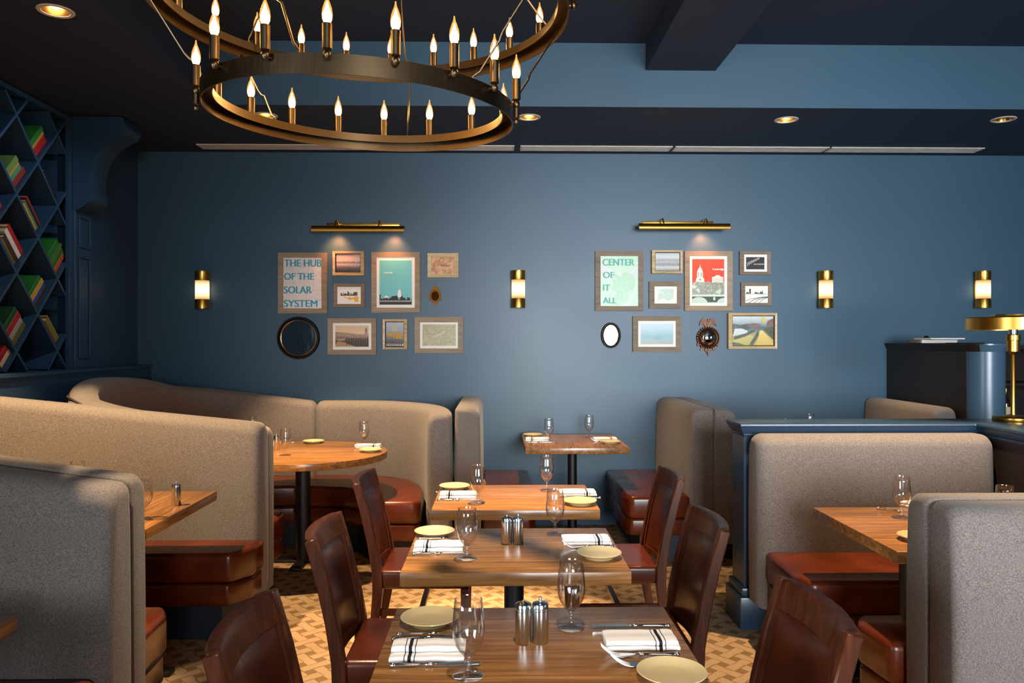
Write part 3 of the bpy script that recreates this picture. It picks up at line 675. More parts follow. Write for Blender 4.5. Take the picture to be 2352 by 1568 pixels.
def shaker(pepper):
    k = thing('pepper_mill' if pepper else 'salt_shaker', 'x', 'shaker', (0, 0, 5), 0, 'brushed steel salt and pepper mills')
    bm = NB(); lathe(bm, [(0, 0), (.0195, 0), (.0205, .0015), (.0205, .081), (.0197, .082), (0, .082)], 40); obj('body', bm, M['steel'], k)
    bm = NB(); lathe(bm, [(0, .082), (.0197, .082), (.0205, .0828), (.0205, .0975), (.0195, .099)]+([(.006, .1015), (0, .1015)] if pepper else [(.004, .104), (.0015, .107), (0, .108)]), 40); h = obj('cap', bm, M['steel'], k)
    if pepper:
        bm = NB(); lathe(bm, [(0, .1015), (.0035, .1015), (.003, .106), (.0042, .109), (.0042, .113), (.003, .115), (0, .1155)], 20); obj('knob', bm, M['cutlery'], h)
    return k
ss, pm = shaker(False), shaker(True)
# cutlery along +X: handle end at x=-.095
HAND = [(0, -.098), (.0045, -.097), (.0062, -.092), (.0045, -.088), (.0035, -.086), (.0048, -.083), (.0042, -.06), (.0036, -.03), (.0032, -.012), (.0055, -.009), (.004, -.006), (.006, -.002), (.0035, .002), (.0025, .01), (0, .011)]
kn = thing('table_knife', 'x', 'knife', (0, 0, 5), 0, 'silver table knives')
bm = NB(); lathe(bm, HAND, 14, RY(PI/2)); obj('handle', bm, M['cutlery'], kn, ang=60)
bm = NB(); pts = [(0, -.006), (.04, -.0085), (.08, -.009), (.108, -.006), (.118, .002), (.108, .0055), (.05, .006), (0, .004)]
prism(bm, pts, -.0012, .0012); obj('blade', bm, M['cutlery'], kn, smooth=False)
fk = thing('table_fork', 'x', 'fork', (0, 0, 5), 0, 'silver table forks')
bm = NB(); lathe(bm, HAND, 14, RY(PI/2)); obj('handle', bm, M['cutlery'], fk, ang=60)
bm = NB(); zz = lambda x: -.004+.0*x if x < .03 else -.004+10.5*(x-.042)**2*(1 if x > .042 else .0)
def strip(y0, y1, x0, x1, n=9, taper=1):
    r = []
    for i in range(n+1):
        x = x0+(x1-x0)*i/n; s = 1
        z = .003*(1-min(1, (x)/.035)) + zz(x)
        a, b = y0(x), y1(x); r.append([bm.verts.new((x, a, z)), bm.verts.new((x, b, z)), bm.verts.new((x, b, z+.0018)), bm.verts.new((x, a, z+.0018))])
    for a, b in zip(r, r[1:]):
        for k in range(4): bm.faces.new((a[k], a[(k+1) % 4], b[(k+1) % 4], b[k]))
    bm.faces.new(r[0][::-1]); bm.faces.new(r[-1])
wf = lambda x: .003+.0095*min(1, max(0, (x-.008)/.03))**.7
strip(lambda x: -wf(x), wf, .004, .046)
for k in range(4):
    c0 = -.0098+.00653*k; strip(lambda x, c0=c0: c0-.0019*(1-.4*(x-.045)/.05), lambda x, c0=c0: c0+.0019*(1-.4*(x-.045)/.05), .045, .092)
obj('tines', bm, M['cutlery'], fk, ang=50)
def napkin_mesh(two):
    bm = NB()
    def fold(y0, y1, z0, z1, x0, x1):
        h = (z1-z0)/2; zc_ = (z0+z1)/2; sec = []
        for k in range(9): a = -PI/2-PI*k/8; sec.append((y0+h+h*math.cos(a)*1.0, zc_+h*math.sin(a)))
        for k in range(6): q = (k+.5)/6; sec.append((y0+h+(y1-y0-2*h)*q, z1+.0012*math.sin(q*7+x0*40)))
        for k in range(9): a = PI/2-PI*k/8; sec.append((y1-h+h*math.cos(a), zc_+h*math.sin(a)))
        rings = []; n = 18
        for i in range(n+1):
            x = x0+(x1-x0)*i/n; wv = .0016*math.sin(i*.9+y0*60)
            e = .82 if i in (0, n) else 1
            rings.append([bm.verts.new((x, yy+wv, z0+(z-z0)*e*(1+.05*math.sin(i*.7)))) for yy, z in sec])
        for a, b in zip(rings, rings[1:]):
            m = len(a)
            for q in range(m): bm.faces.new((a[q], a[(q+1) % m], b[(q+1) % m], b[q]))
        bm.faces.new(rings[0][::-1]); bm.faces.new(rings[-1])
    if two:
        fold(-.046, .040, 0, .012, -.09, .088); fold(-.016, .044, .013, .026, -.088, .09)
    else:
        fold(-.044, .043, 0, .011, -.09, .09); fold(-.046, .040, .012, .023, -.086, .092)
    return bm
nl = thing('folded_napkin', 'x', 'napkin', (0, 0, 5), 0, 'striped white napkins'); obj('cloth', napkin_mesh(True), M['napkin'], nl, ang=60)
nr = thing('folded_napkin', 'x', 'napkin', (0, 0, 5), 0, 'striped white napkins'); obj('cloth', napkin_mesh(False), M['napkin'], nr, ang=60)
PROTO = dict(g=gl, p=pl, s=ss, m=pm, k=kn, f=fk, nl=nl, nr=nr)
DZ = dict(k=.0066, f=.0066)
used = set()
def put(kind, px, py, label, rz=0, z=TZ, dx=0, dy=0):
    p = onz(px, py, z); p.x += dx; p.y += dy; p.z = z+DZ.get(kind, 0)
    o = PROTO[kind]
    if kind in used: return copy_tree(o, None, p, rz, label)
    used.add(kind); o.location = p; o.rotation_euler = (0, 0, rz); o['label'] = label; return o
D_ = {1: 'the table nearest the camera', 2: 'the second table', 3: 'the warm-lit third table', 4: 'the small wall table', 5: 'the round corner table'}
def setting(n, gL, pL, nL, kL, fL, gR, pR, nR, fR, kR=None, sh=None):
    d = D_[n]
    put('g', *gL, f'clear goblet on the left side of {d}'); put('g', *gR, f'clear goblet on the right side of {d}')
    put('p', *pL, f'yellow bread plate at the left of {d}'); put('p', *pR, f'yellow bread plate at the right of {d}')
    put('nl', *nL, f'folded striped napkin at the left of {d}', .0); put('nr', *nR, f'folded striped napkin at the right of {d}', PI)
    if kL: put('k', *kL, f'silver knife in front of the left napkin on {d}', .04)
    for i, q in enumerate(fL): put('f', *q, f'silver fork {"just behind" if i == 0 else "farther behind"} the left napkin on {d}', .05)
    for i, q in enumerate(fR): put('f', *q, f'silver fork {"between the right napkin and plate" if i == 0 else "tucked beside the right plate"} on {d}', PI-.03)
    if kR: put('k', *kR, f'silver knife behind the right napkin on {d}', PI)
    if sh:
        put('s', *sh[0], f'steel salt shaker with pointed cap on {d}'); put('m', *sh[1], f'steel pepper mill with knob on {d}')
setting(1, (1076, 1552), (987, 1430), (984, 1504), (992, 1531), [(988, 1470), (998, 1460)], (1312, 1441), (1543, 1558), (1472, 1480), [(1468, 1508), (1492, 1529)], (1455, 1442), [(1202, 1475), (1241, 1474)])
setting(2, (1073, 1282), (998, 1228), (1008, 1262), (1010, 1274), [(1020, 1240)], (1275, 1226), (1376, 1279), (1347, 1246), [(1348, 1258)], None, [(1164, 1248), (1190, 1248)])
setting(3, (1098, 1153), (1044, 1122), (1052, 1142), (1052, 1150), [(1045, 1132)], (1256, 1125), (1332, 1157), (1327, 1136), [(1334, 1146)])
setting(4, (1261, 1014), (1224, 1002), (1234, 1012), (1242, 1017), [], (1353, 1004), (1401, 1018), (1390, 1011), [(1385, 1014)])
setting(5, (656, 1045), (720, 1017), (585, 1030), None, [(672, 1018)], (836, 1023), (850, 1037), (846, 1027), [(838, 1031)], None, None)
put('m', 635, 1033, 'steel pepper mill beside the goblet on the round corner table')
put('g', 580, 1010, 'goblet rim peeping over the left booth divider from the round table', dx=0)
put('g', 330, 1190, 'clear goblet half hidden behind the nearest left divider')
put('m', 405, 1160, 'steel pepper mill alone on the left booth table')
put('g', 178, 1142, 'goblet rim just showing over the top of the nearest left divider')
put('g', 2071, 1187, 'clear goblet on the right booth table by the partition bench')
put('nr', 2108, 1168, 'rolled napkin beside the goblet on the right booth table', PI/2+.5, dx=.03)
put('k', 2082, 1176, 'dark silver knife under the goblet on the right booth table', -.75, dx=-.03)
put('p', 2112, 1240, 'yellow plate edge showing past the nearest right divider')
put('g', 2308, 1215, 'goblet rim showing above the nearest right divider')
put('g', 1805, 1014, 'goblet tip barely showing above the partition cap')
put('g', 1860, 1000, 'goblet showing above the partition cap at back right')
put('p', 1716, 1001, 'yellow plate on the table behind the partition post')

# ------------------------------------------------------------------ wall pieces
def text_bm(bm, body, x0, x1, z0, z1, y, mi=0, spacing=1.0, bold=.0):
    cu = bpy.data.curves.new('lettering', 'FONT'); cu.body = body; cu.extrude = 0; cu.offset = bold; cu.space_character = spacing
    o = bpy.data.objects.new('lettering', cu); COL.objects.link(o); bpy.context.view_layer.update()
    me = bpy.data.meshes.new_from_object(o.evaluated_get(bpy.context.evaluated_depsgraph_get())); bpy.data.objects.remove(o)
    xs = [v.co.x for v in me.vertices]; ys = [v.co.y for v in me.vertices]
    a, b, c, d = min(xs), max(xs), min(ys), max(ys)
    n0 = len(bm.verts); bm.from_mesh(me); bm.verts.ensure_lookup_table()
    for v in bm.verts[n0:]: v.co = Vector((x0+(v.co.x-a)/(b-a)*(x1-x0), y, z0+(v.co.y-c)/(d-c)*(z1-z0)))
    bm.faces.ensure_lookup_table()
    for f in bm.faces:
        if all(v.index >= n0 or v.index == -1 for v in f.verts): pass
    bpy.data.meshes.remove(me)
def quadring(bm, o, i, y0, y1, lip=.0):
    """mitred frame; o,i = (x0,x1,z0,z1); from the wall y0 to the front y1 (negative)"""
    oc = [(o[0], o[2]), (o[1], o[2]), (o[1], o[3]), (o[0], o[3])]; ic = [(i[0], i[2]), (i[1], i[2]), (i[1], i[3]), (i[0], i[3])]
    A_ = [bm.verts.new((x, y0, z)) for x, z in oc]; B_ = [bm.verts.new((x, y1, z)) for x, z in oc]; C_ = [bm.verts.new((x, y1+lip, z)) for x, z in ic]; D2 = [bm.verts.new((x, y0, z)) for x, z in ic]
    for k in range(4):
        j = (k+1) % 4
        for p, q in ((A_, B_), (B_, C_), (C_, D2), (D2, A_)): bm.faces.new((p[k], p[j], q[j], q[k]))
def flat(bm, pts, y, mi=0):
    f = bm.faces.new([bm.verts.new((x, y, z)) for x, z in pts]); f.material_index = mi
class Art:
    def __init__(s, org, sc, outer, label, cat='framed picture', name='framed_print'):
        s.org, s.sc = org, sc
        a = s.w(outer[0], outer[1]); b = s.w(outer[2], outer[3])
        s.c = Vector(((a.x+b.x)/2, WY, (a.z+b.z)/2))
        s.t = thing(name, label, cat, s.c, 0, 'gallery wall pieces')
        s.o = s.rect(outer)
    def w(s, u, v): return ony(s.org[0]+u/s.sc, s.org[1]+v/s.sc, WY)
    def pt(s, u, v): p = s.w(u, v)-s.c; return p.x, p.z
    def rect(s, r):
        x0, z1 = s.pt(r[0], r[1]); x1, z0 = s.pt(r[2], r[3]); return x0, x1, z0, z1
    def frame(s, inner, mat, dep=.026, lip=.004):
        bm = NB(); quadring(bm, s.o, s.rect(inner), 0, -dep, lip); obj('frame', bm, mat, s.t, smooth=False)
        s.y = -dep+lip+.006
    def sheet(s, name, r, mat, y=None, label=None):
        x0, x1, z0, z1 = s.rect(r); y = s.y if y is None else y
        bm = NB(); box(bm, x0, x1, y, y+.002, z0, z1); o = obj(name, bm, mat, s.t, smooth=False)
        # own origin at the sheet's middle so its texture follows it
        c = Vector(((x0+x1)/2, 0, (z0+z1)/2)); o.data.transform(T(-c.x, 0, -c.z)); o.location = c; s.y = y-.0012; return o
    def shapes(s, name, polys, mat, y=None):
        y = s.y if y is None else y
        bm = NB()
        for i, p in enumerate(polys): flat(bm, [s.pt(*q) for q in p], y-i*4e-5)
        s.y = y-.0008-len(polys)*4e-5; return obj(name, bm, mat, s.t, smooth=False)
    def text(s, lines, mat, bold=.035):
        for body, u0, v0, u1, v1 in lines:
            bm = NB(); x0, z1 = s.pt(u0, v0); x1, z0 = s.pt(u1, v1); [text_bm(bm, body, x0+q*(z1-z0)*.05, x1+q*(z1-z0)*.05, z0, z1, s.y-.0001*q, bold=0) for q in (-1, 0, 1)]; obj('lettering', bm, mat, s.t, smooth=False)
        s.y -= .0008
def ink(h, rough=.6): return plain('ink_'+h.strip('#'), h, rough, var=.06)
def mapmat(name, paper, line, scale=60, fine=.06, tint=None, tscale=8, mixw=.55):
    t = NT(name); v = t.coord((1, .01, 1)); nz = t.noise(v, 14, 3); nv = t.n('ShaderNodeVectorMath', operation='MULTIPLY_ADD')
    vo = t.n('ShaderNodeTexVoronoi', feature='DISTANCE_TO_EDGE'); t.l(v, vo.inputs['Vector']); vo.inputs['Scale'].default_value = scale*1.5
    vo2 = t.n('ShaderNodeTexVoronoi', feature='DISTANCE_TO_EDGE'); t.l(v, vo2.inputs['Vector']); vo2.inputs['Scale'].default_value = scale*.28
    f = t.math('MAXIMUM', t.math('LESS_THAN', vo.outputs[0], fine), t.math('LESS_THAN', vo2.outputs[0], fine*.45))
    f = t.math('MULTIPLY', f, t.math('GREATER_THAN', nz, .42))
    base = lin(paper)
    if tint: base = t.mix(t.ramp(t.noise(v, tscale, 3), [(.44, (0, 0, 0, 1)), (.52, (1, 1, 1, 1))]), lin(paper), lin(tint))
    return t.bsdf(t.mix(t.math('MULTIPLY', f, mixw), base, lin(line)), .35, 0, .5)
def grad(name, stops, nscale=20, namt=.35, dist=1, stretch=(1, .01, 1), h=.2):
    """vertical colour bands broken up by noise, over a sheet h metres tall"""
    t = NT(name); v = t.coord(); z = t.xyz(v)[2]; n = t.noise(t.coord(stretch), nscale*2.4, 6, .7, dist)
    f = t.math('ADD', t.math('MULTIPLY_ADD', z, 1/h, .5), t.math('MULTIPLY', t.math('SUBTRACT', n, .5), namt))
    return t.bsdf(t.ramp(f, [(p, lin(c)) for p, c in stops]), .4, 0, .5)
MAT = plain('mat_board', '#e6e2da', .7, var=.03)
L0, SC = (600, 480), 4.126
R0 = (1330, 480)
RR = random.Random(3)
def skyline(u0, u1, base, hmin, hmax, wmin, wmax):
    out = []; u = u0
    while u < u1:
        wd = RR.uniform(wmin, wmax); h = RR.uniform(hmin, hmax); e = min(u+wd, u1)
        out.append([(u, base), (u, base-h), (e, base-h), (e, base)]); u = e
    return out
def circ(cx, cy_, rx, ry, n=20, a0=0, a1=2*PI): return [(cx+rx*math.cos(a0+(a1-a0)*i/n), cy_+ry*math.sin(a0+(a1-a0)*i/n)) for i in range(n+(0 if a1-a0 > 6.2 else 1))]
# left group
a = Art(L0, SC, (166, 415, 630, 990), 'framed map print with blue words THE HUB OF THE SOLAR SYSTEM'); a.frame((215, 463, 577, 942), M['framewood'])
a.sheet('print', (212, 460, 580, 945), mapmat('street_map_paper', '#ddd6cf', '#8f8078', 40, .03, mixw=.4))
a.text([('THE HUB', 225, 480, 575, 548), ('OF THE', 223, 607, 503, 672), ('SOLAR', 222, 733, 482, 800), ('SYSTEM', 221, 862, 536, 928)], ink('#2a96b4'))
a = Art(L0, SC, (685, 403, 980, 632), 'gilt-framed small black and white harbour print, left group top row'); a.frame((708, 425, 948, 605), M['goldwood'], .04)
a.sheet('backing', (706, 423, 950, 607), M['blackframe'], -.02); a.sheet('print', (718, 432, 942, 600), grad('harbour_etching', [(.1, '#241d1c'), (.3, '#6b5a54'), (.45, '#c9b5ad'), (.55, '#3a302e'), (.62, '#c7b2aa'), (.9, '#b89a90')], 30, .5, 1, (1, .01, 3), .147), -.024)
a = Art(L0, SC, (692, 706, 985, 932), 'small framed skyline print with a yellow shovel shape'); a.frame((725, 738, 948, 900), M['framewood_d'])
a.sheet('print', (722, 735, 951, 903), MAT); a.shapes('skyline', skyline(755, 915, 822, 8, 38, 5, 12)+[[(819, 822), (821, 778), (831, 784), (833, 822)]], ink('#4a463e'))
a.shapes('emblem', [[(785, 830), (840, 846), (840, 858), (785, 836)], circ(843, 848, 16, 14), [(850, 842), (880, 842), (880, 856), (850, 856)], [(872, 848), (890, 830), (925, 830), (925, 880), (895, 880)]], ink('#e0a81e'))
a = Art(L0, SC, (1048, 410, 1507, 982), 'large framed turquoise print with white steeple over dark rooftops'); a.frame((1097, 457, 1458, 935), M['framewood'])
a.sheet('mat_board', (1094, 454, 1461, 938), MAT); a.sheet('print', (1123, 487, 1430, 907), grad('turquoise_ink', [(0, '#5fb3b5'), (1, '#62b8ba')], 200, .5, 0))
a.shapes('skyline', skyline(1124, 1429, 906, 40, 85, 9, 26)+skyline(1124, 1429, 906, 55, 105, 12, 14)[::5]+[[(1124, 906), (1124, 850), (1429, 862), (1429, 906)]], ink('#231c18'))
a.shapes('steeple', [[(1294, 835), (1298, 790), (1304, 768), (1322, 768), (1326, 790), (1330, 835)], [(1311, 768), (1313, 742), (1315, 768)]]+[[(u, 880), (u, 866), (u+5, 866), (u+5, 880)] for u in range(1132, 1420, 13)]+[[(1165, 840), (1190, 818), (1215, 840)]], ink('#e9e6de'))
a.text([('Cambridge', 1165, 596, 1248, 614)], ink('#ece8e0'), .01)
a = Art(L0, SC, (1578, 420, 1870, 650), 'small framed copper-coloured Boston map plate'); a.frame((1613, 455, 1835, 617), M['goldwood'])
a.sheet('print', (1610, 452, 1838, 620), mapmat('copper_plate', '#b8743f', '#6e3a1c', 70, .08, '#d9a06a', 22)); a.text([('BOSTON', 1705, 530, 1782, 546)], ink('#5a3018'))
a = Art(L0, SC, (635, 1035, 1093, 1377), 'framed sepia photograph of an elevated railway'); a.frame((683, 1080, 1047, 1332), M['framewood'])
a.sheet('mat_board', (680, 1077, 1050, 1335), MAT); a.sheet('print', (707, 1105, 1022, 1304), grad('sepia_sky', [(.0, '#9c7a58'), (.5, '#d9bd98'), (1, '#c9a880')], 6, .2))
a.shapes('viaduct', [[(707, 1165), (780, 1168), (920, 1185), (1022, 1187), (1022, 1304), (940, 1304), (707, 1304)], [(985, 1187), (990, 1140), (998, 1120), (1006, 1140), (1012, 1187)]], grad('railway_sepia', [(.2, '#2c1c12'), (.45, '#5c4230'), (.55, '#b8987a'), (.7, '#32211a'), (.9, '#6e513c')], 40, .9, 1, (3, .01, 1), .30))
a.shapes('track_bed', [[(725, 1255), (790, 1262), (900, 1304), (707, 1304), (707, 1290)], [(710, 1230), (790, 1225), (800, 1245), (740, 1250)]], ink('#a98560'))
a.shapes('pillars', [[(u, 1225), (u+7, 1222), (u+10, 1290), (u+3, 1296)] for u in range(810, 1010, 22)], ink('#2a1a12'))
a = Art(L0, SC, (1157, 1043, 1387, 1327), 'gilt-framed autumn tree painting in the left group bottom row'); a.frame((1178, 1065, 1357, 1307), M['goldwood'], .04)
a.sheet('backing', (1176, 1063, 1359, 1309), M['blackframe'], -.02); a.sheet('print', (1187, 1073, 1352, 1297), grad('hazy_park', [(.05, '#b9b8b4'), (.12, '#3c3a44'), (.3, '#6a6678'), (.5, '#8a8790'), (.8, '#9a9db0'), (1, '#a4a8ba')], 40, .3, 1, (1, .01, 1), .196), -.024)
a.shapes('dome', [circ(1262, 1110, 22, 22), circ(1268, 1140, 34, 18)], ink('#b5b088'))
a.shapes('undergrowth', [circ(1190+RR.uniform(0, 158), 1210+RR.uniform(0, 55), 9, 7, 7) for _ in range(30)], ink('#6d6878'))
a.shapes('foliage', [circ(1200+RR.uniform(0, 145), 1165+RR.uniform(0, 70), 5, 5, 6) for _ in range(60)]+[circ(1222+RR.uniform(-15, 15), 1185+RR.uniform(-18, 18), 7, 7, 7) for _ in range(16)]+[circ(1310+RR.uniform(-26, 26), 1200+RR.uniform(-28, 28), 8, 8, 7) for _ in range(34)]+[circ(1262+RR.uniform(-10, 10), 1190+RR.uniform(-14, 14), 6, 6, 7) for _ in range(10)], ink('#b8912c'))
a.shapes('trunks', [[(u, 1296), (u+1, 1225), (u+4, 1225), (u+6, 1296)] for u in range(1195, 1345, 19)], ink('#3a3638'))
a = Art(L0, SC, (1455, 1022, 1915, 1364), 'framed olive antique map with wide white mat'); a.frame((1507, 1073, 1866, 1320), M['framewood'])
a.sheet('mat_board', (1504, 1070, 1869, 1323), MAT); a.sheet('print', (1530, 1093, 1845, 1295), mapmat('antique_map', '#a8a078', '#7d7654', 90, .06, '#b3ab84', 12, .8))
a.shapes('river', [[(1618, 1205), (1660, 1190), (1710, 1170), (1735, 1145), (1752, 1150), (1735, 1180), (1690, 1200), (1640, 1215)]], ink('#c0b896'))
# right group
a = Art(R0, SC, (150, 400, 605, 966), 'framed green map print with words CENTER OF IT ALL'); a.frame((201, 447, 557, 920), M['framewood_d'])
a.sheet('print', (198, 444, 560, 923), mapmat('pale_green_map', '#bab6b6', '#8fb394', 70, .06, '#9dc2a0', 5))
a.shapes('landmass', [[(290, 640), (330, 605), (390, 645), (430, 600), (490, 612), (530, 660), (525, 740), (470, 800), (455, 880), (380, 915), (300, 900), (360, 790), (300, 760), (325, 690)]], mapmat('green_peninsula', '#8fba94', '#74a17b', 80, .08))
a.text([('CENTER', 222, 474, 520, 538), ('OF', 226, 596, 328, 656), ('IT', 226, 716, 290, 774), ('ALL', 226, 838, 350, 894)], ink('#5aa894'))
a = Art(R0, SC, (682, 394, 970, 614), 'gilt-framed small black and white city view, right group top row'); a.frame((714, 413, 950, 592), M['goldwood'], .04)
a.sheet('backing', (712, 411, 952, 594), M['blackframe'], -.02); a.sheet('print', (720, 420, 945, 588), grad('city_photo', [(.0, '#3a3a3a'), (.2, '#b9b7b4'), (.35, '#5a5a5a'), (.5, '#a5a5a3'), (.62, '#6d6d6d'), (.72, '#bcbcba'), (1, '#a9a9a9')], 60, .8, 0, (1, .01, 1.2), .147), -.024)
a = Art(R0, SC, (660, 687, 972, 942), 'small brown-framed pale green map below the city view'); a.frame((710, 734, 923, 896), M['framewood_d'])
a.sheet('print', (707, 731, 926, 899), MAT); a.shapes('map', [[(735, 765), (800, 757), (893, 760), (890, 850), (835, 870), (800, 845), (740, 872), (752, 810)]], mapmat('small_green_map', '#aebfae', '#7f9783', 110, .12))
a = Art(R0, SC, (995, 401, 1448, 966), 'large framed red-sky print with white clock tower and bridge'); a.frame((1044, 447, 1398, 918), M['framewood'])
a.sheet('mat_board', (1041, 444, 1401, 921), MAT); a.sheet('print', (1068, 475, 1370, 890), ink('#e23a16'))
a.shapes('tower', [[(1098, 700), (1106, 655), (1112, 655), (1112, 600), (1122, 575), (1138, 550), (1142, 525), (1146, 550), (1160, 575), (1168, 600), (1168, 655), (1178, 655), (1184, 700)], [(1255, 700), (1255, 645), (1285, 640), (1290, 628), (1325, 628), (1330, 640), (1360, 645), (1362, 700)]], ink('#e4e0cf'))
a.shapes('windows', [circ(1142, 668, 7, 8, 12), [(1124, 600), (1124, 640), (1130, 640), (1130, 600)], [(1150, 600), (1150, 640), (1156, 640), (1156, 600)]]+[[(u, v), (u+8, v), (u+8, v-5), (u, v-5)] for u in range(1265, 1355, 14) for v in (662, 674, 686)], ink('#6b5a4a'))
a.shapes('treetops', [[(1068, 700), (1110, 690), (1180, 696), (1225, 688), (1250, 700), (1300, 692), (1370, 700), (1370, 815), (1068, 815)]], mapmat('tree_engraving', '#b4bfa6', '#5c5648', 120, .16, '#9aa890', 30, .8))
a.shapes('bridge_deck', [[(1068, 812), (1370, 812), (1370, 830), (1068, 830)], ], ink('#c9d3c2'))
a.shapes('water', [[(1068, 830), (1370, 830), (1370, 890), (1068, 890)]], ink('#3c4a3c'))
a.shapes('arches', [[(1068, 890)]+circ(1130, 890, 80, 56, 14, PI+.6, 2*PI-.1)+[(1230, 884), (1300, 884)]+circ(1370, 890, 70, 48, 8, PI+.1, 1.5*PI)+[(1370, 890)], circ(1274, 850, 11, 18, 16)], ink('#bccdbd'))
a.text([('Cambridge', 1258, 563, 1364, 586)], ink('#f0e0d0'), .015)
a = Art(R0, SC, (1514, 400, 1808, 625), 'small framed black print with white map lines, top right of right group'); a.frame((1557, 432, 1775, 595), M['framewood_d'])
a.sheet('mat_board', (1554, 429, 1778, 598), MAT); a.sheet('print', (1577, 457, 1750, 573), ink('#1a1618'))
a.shapes('map_lines', [[(1585+i*17, 540-i*10), (1600+i*17, 500-i*8), (1604+i*17, 502-i*8), (1590+i*17, 543-i*10)] for i in range(7)]+[[(1580+i*20, 510-i*8), (1612+i*18, 518-i*9), (1612+i*18, 521-i*9), (1580+i*20, 513-i*8)] for i in range(6)], ink('#b8b4b0'))
a.text([('MAP OF BOSTON', 1650, 519, 1745, 530)], ink('#d8d4d0'), .015)
a = Art(R0, SC, (1527, 697, 1815, 918), 'small framed drawing of curving highway and skyline'); a.frame((1567, 730, 1783, 890), M['framewood_d'])
a.sheet('print', (1564, 727, 1786, 893), MAT); a.shapes('skyline', [[(1575, 803), (1580, 788), (1600, 788), (1604, 803)], [(1606, 803), (1606, 757), (1622, 757), (1622, 803)], [(1655, 803), (1660, 786), (1700, 795), (1700, 803)], [(1703, 805), (1712, 780), (1726, 790), (1731, 764), (1737, 800), (1765, 803)]], ink('#3c3a38'))
def arc(pts, wd): return [p for p in pts]+[(p[0], p[1]+wd) for p in pts[::-1]]
a.shapes('road_lines', [arc([(1570, 888-18), (1620, 850), (1690, 838), (1782, 828)], 4), arc([(1600, 888), (1650, 855), (1710, 838), (1782, 830)], 6), arc([(1650, 888), (1690, 858), (1730, 842), (1782, 832)], 5), arc([(1700, 888), (1725, 862), (1750, 846), (1782, 836)], 6), arc([(1570, 806), (1640, 804), (1700, 808), (1782, 806)], 2)], ink('#55524e'))
a = Art(R0, SC, (505, 1016, 962, 1352), 'framed pale blue harbour watercolour in the right group bottom row'); a.frame((556, 1060, 912, 1305), M['framewood_d'])
a.sheet('mat_board', (553, 1057, 915, 1308), MAT); a.sheet('print', (580, 1087, 888, 1280), grad('misty_harbour', [(.0, '#a08468'), (.12, '#7d9a9a'), (.4, '#6d9aa2'), (.7, '#93b3b8'), (.85, '#a5bcc2'), (1, '#a9bbc6')], 12, .35, 1, (1, .01, 2), .169))
a.shapes('ship', [[(700, 1225), (780, 1215), (790, 1228), (710, 1238)], [(730, 1220), (732, 1180), (740, 1215)], [(750, 1218), (754, 1172), (762, 1215)]], ink('#8fb0b0'))
a = Art(R0, SC, (1402, 985, 1860, 1323), 'gilt-framed park path painting with golden dome, lower right of right group'); a.frame((1440, 1010, 1840, 1298), M['goldwood'], .045)
a.sheet('backing', (1437, 1007, 1843, 1301), M['blackframe'], -.024); a.sheet('print', (1447, 1017, 1830, 1290), grad('painted_sky', [(.0, '#a89c4e'), (.3, '#b9a858'), (.5, '#5a6a68'), (.62, '#4a4e58'), (.75, '#8d99a0'), (1, '#c4cac8')], 14, .2, 1, (1, .01, 1), .239), -.028)
a.shapes('lake', [[(1447, 1135), (1585, 1130), (1585, 1175), (1447, 1200)]], ink('#c9d0d0'))
a.shapes('hedges', [[(1447, 1085), (1520, 1100), (1600, 1085), (1620, 1120), (1580, 1150), (1470, 1110), (1452, 1190), (1447, 1190)], [(1455, 1210), (1560, 1180), (1650, 1140), (1660, 1155), (1560, 1210), (1455, 1240)], [(1690, 1150), (1660, 1190), (1600, 1288), (1640, 1288), (1690, 1200)], [(1735, 1130), (1830, 1110), (1830, 1240), (1775, 1190)], [(1447, 1260), (1500, 1268), (1560, 1288), (1447, 1288)]], mapmat('dark_hedges', '#2f3a2c', '#57602e', 60, .12, '#20262a', 20))
a.shapes('houses', [[(1590, 1110), (1620, 1080), (1700, 1085), (1715, 1120), (1640, 1135)], [(1760, 1120), (1775, 1060), (1830, 1035), (1830, 1115)]], mapmat('brick_houses', '#5a3c38', '#8a6a60', 90, .1))
a.shapes('path', [[(1700, 1150), (1728, 1150), (1828, 1270), (1828, 1288), (1660, 1288), (1690, 1210)]], grad('sunlit_path', [(0, '#c9a548'), (.5, '#dcbf68'), (1, '#c9a040')], 25, .6))
a.shapes('dome', [circ(1737, 1052, 17, 26, 18), [(1735, 1030), (1737, 1015), (1739, 1030)]], ink('#d9b62c'))
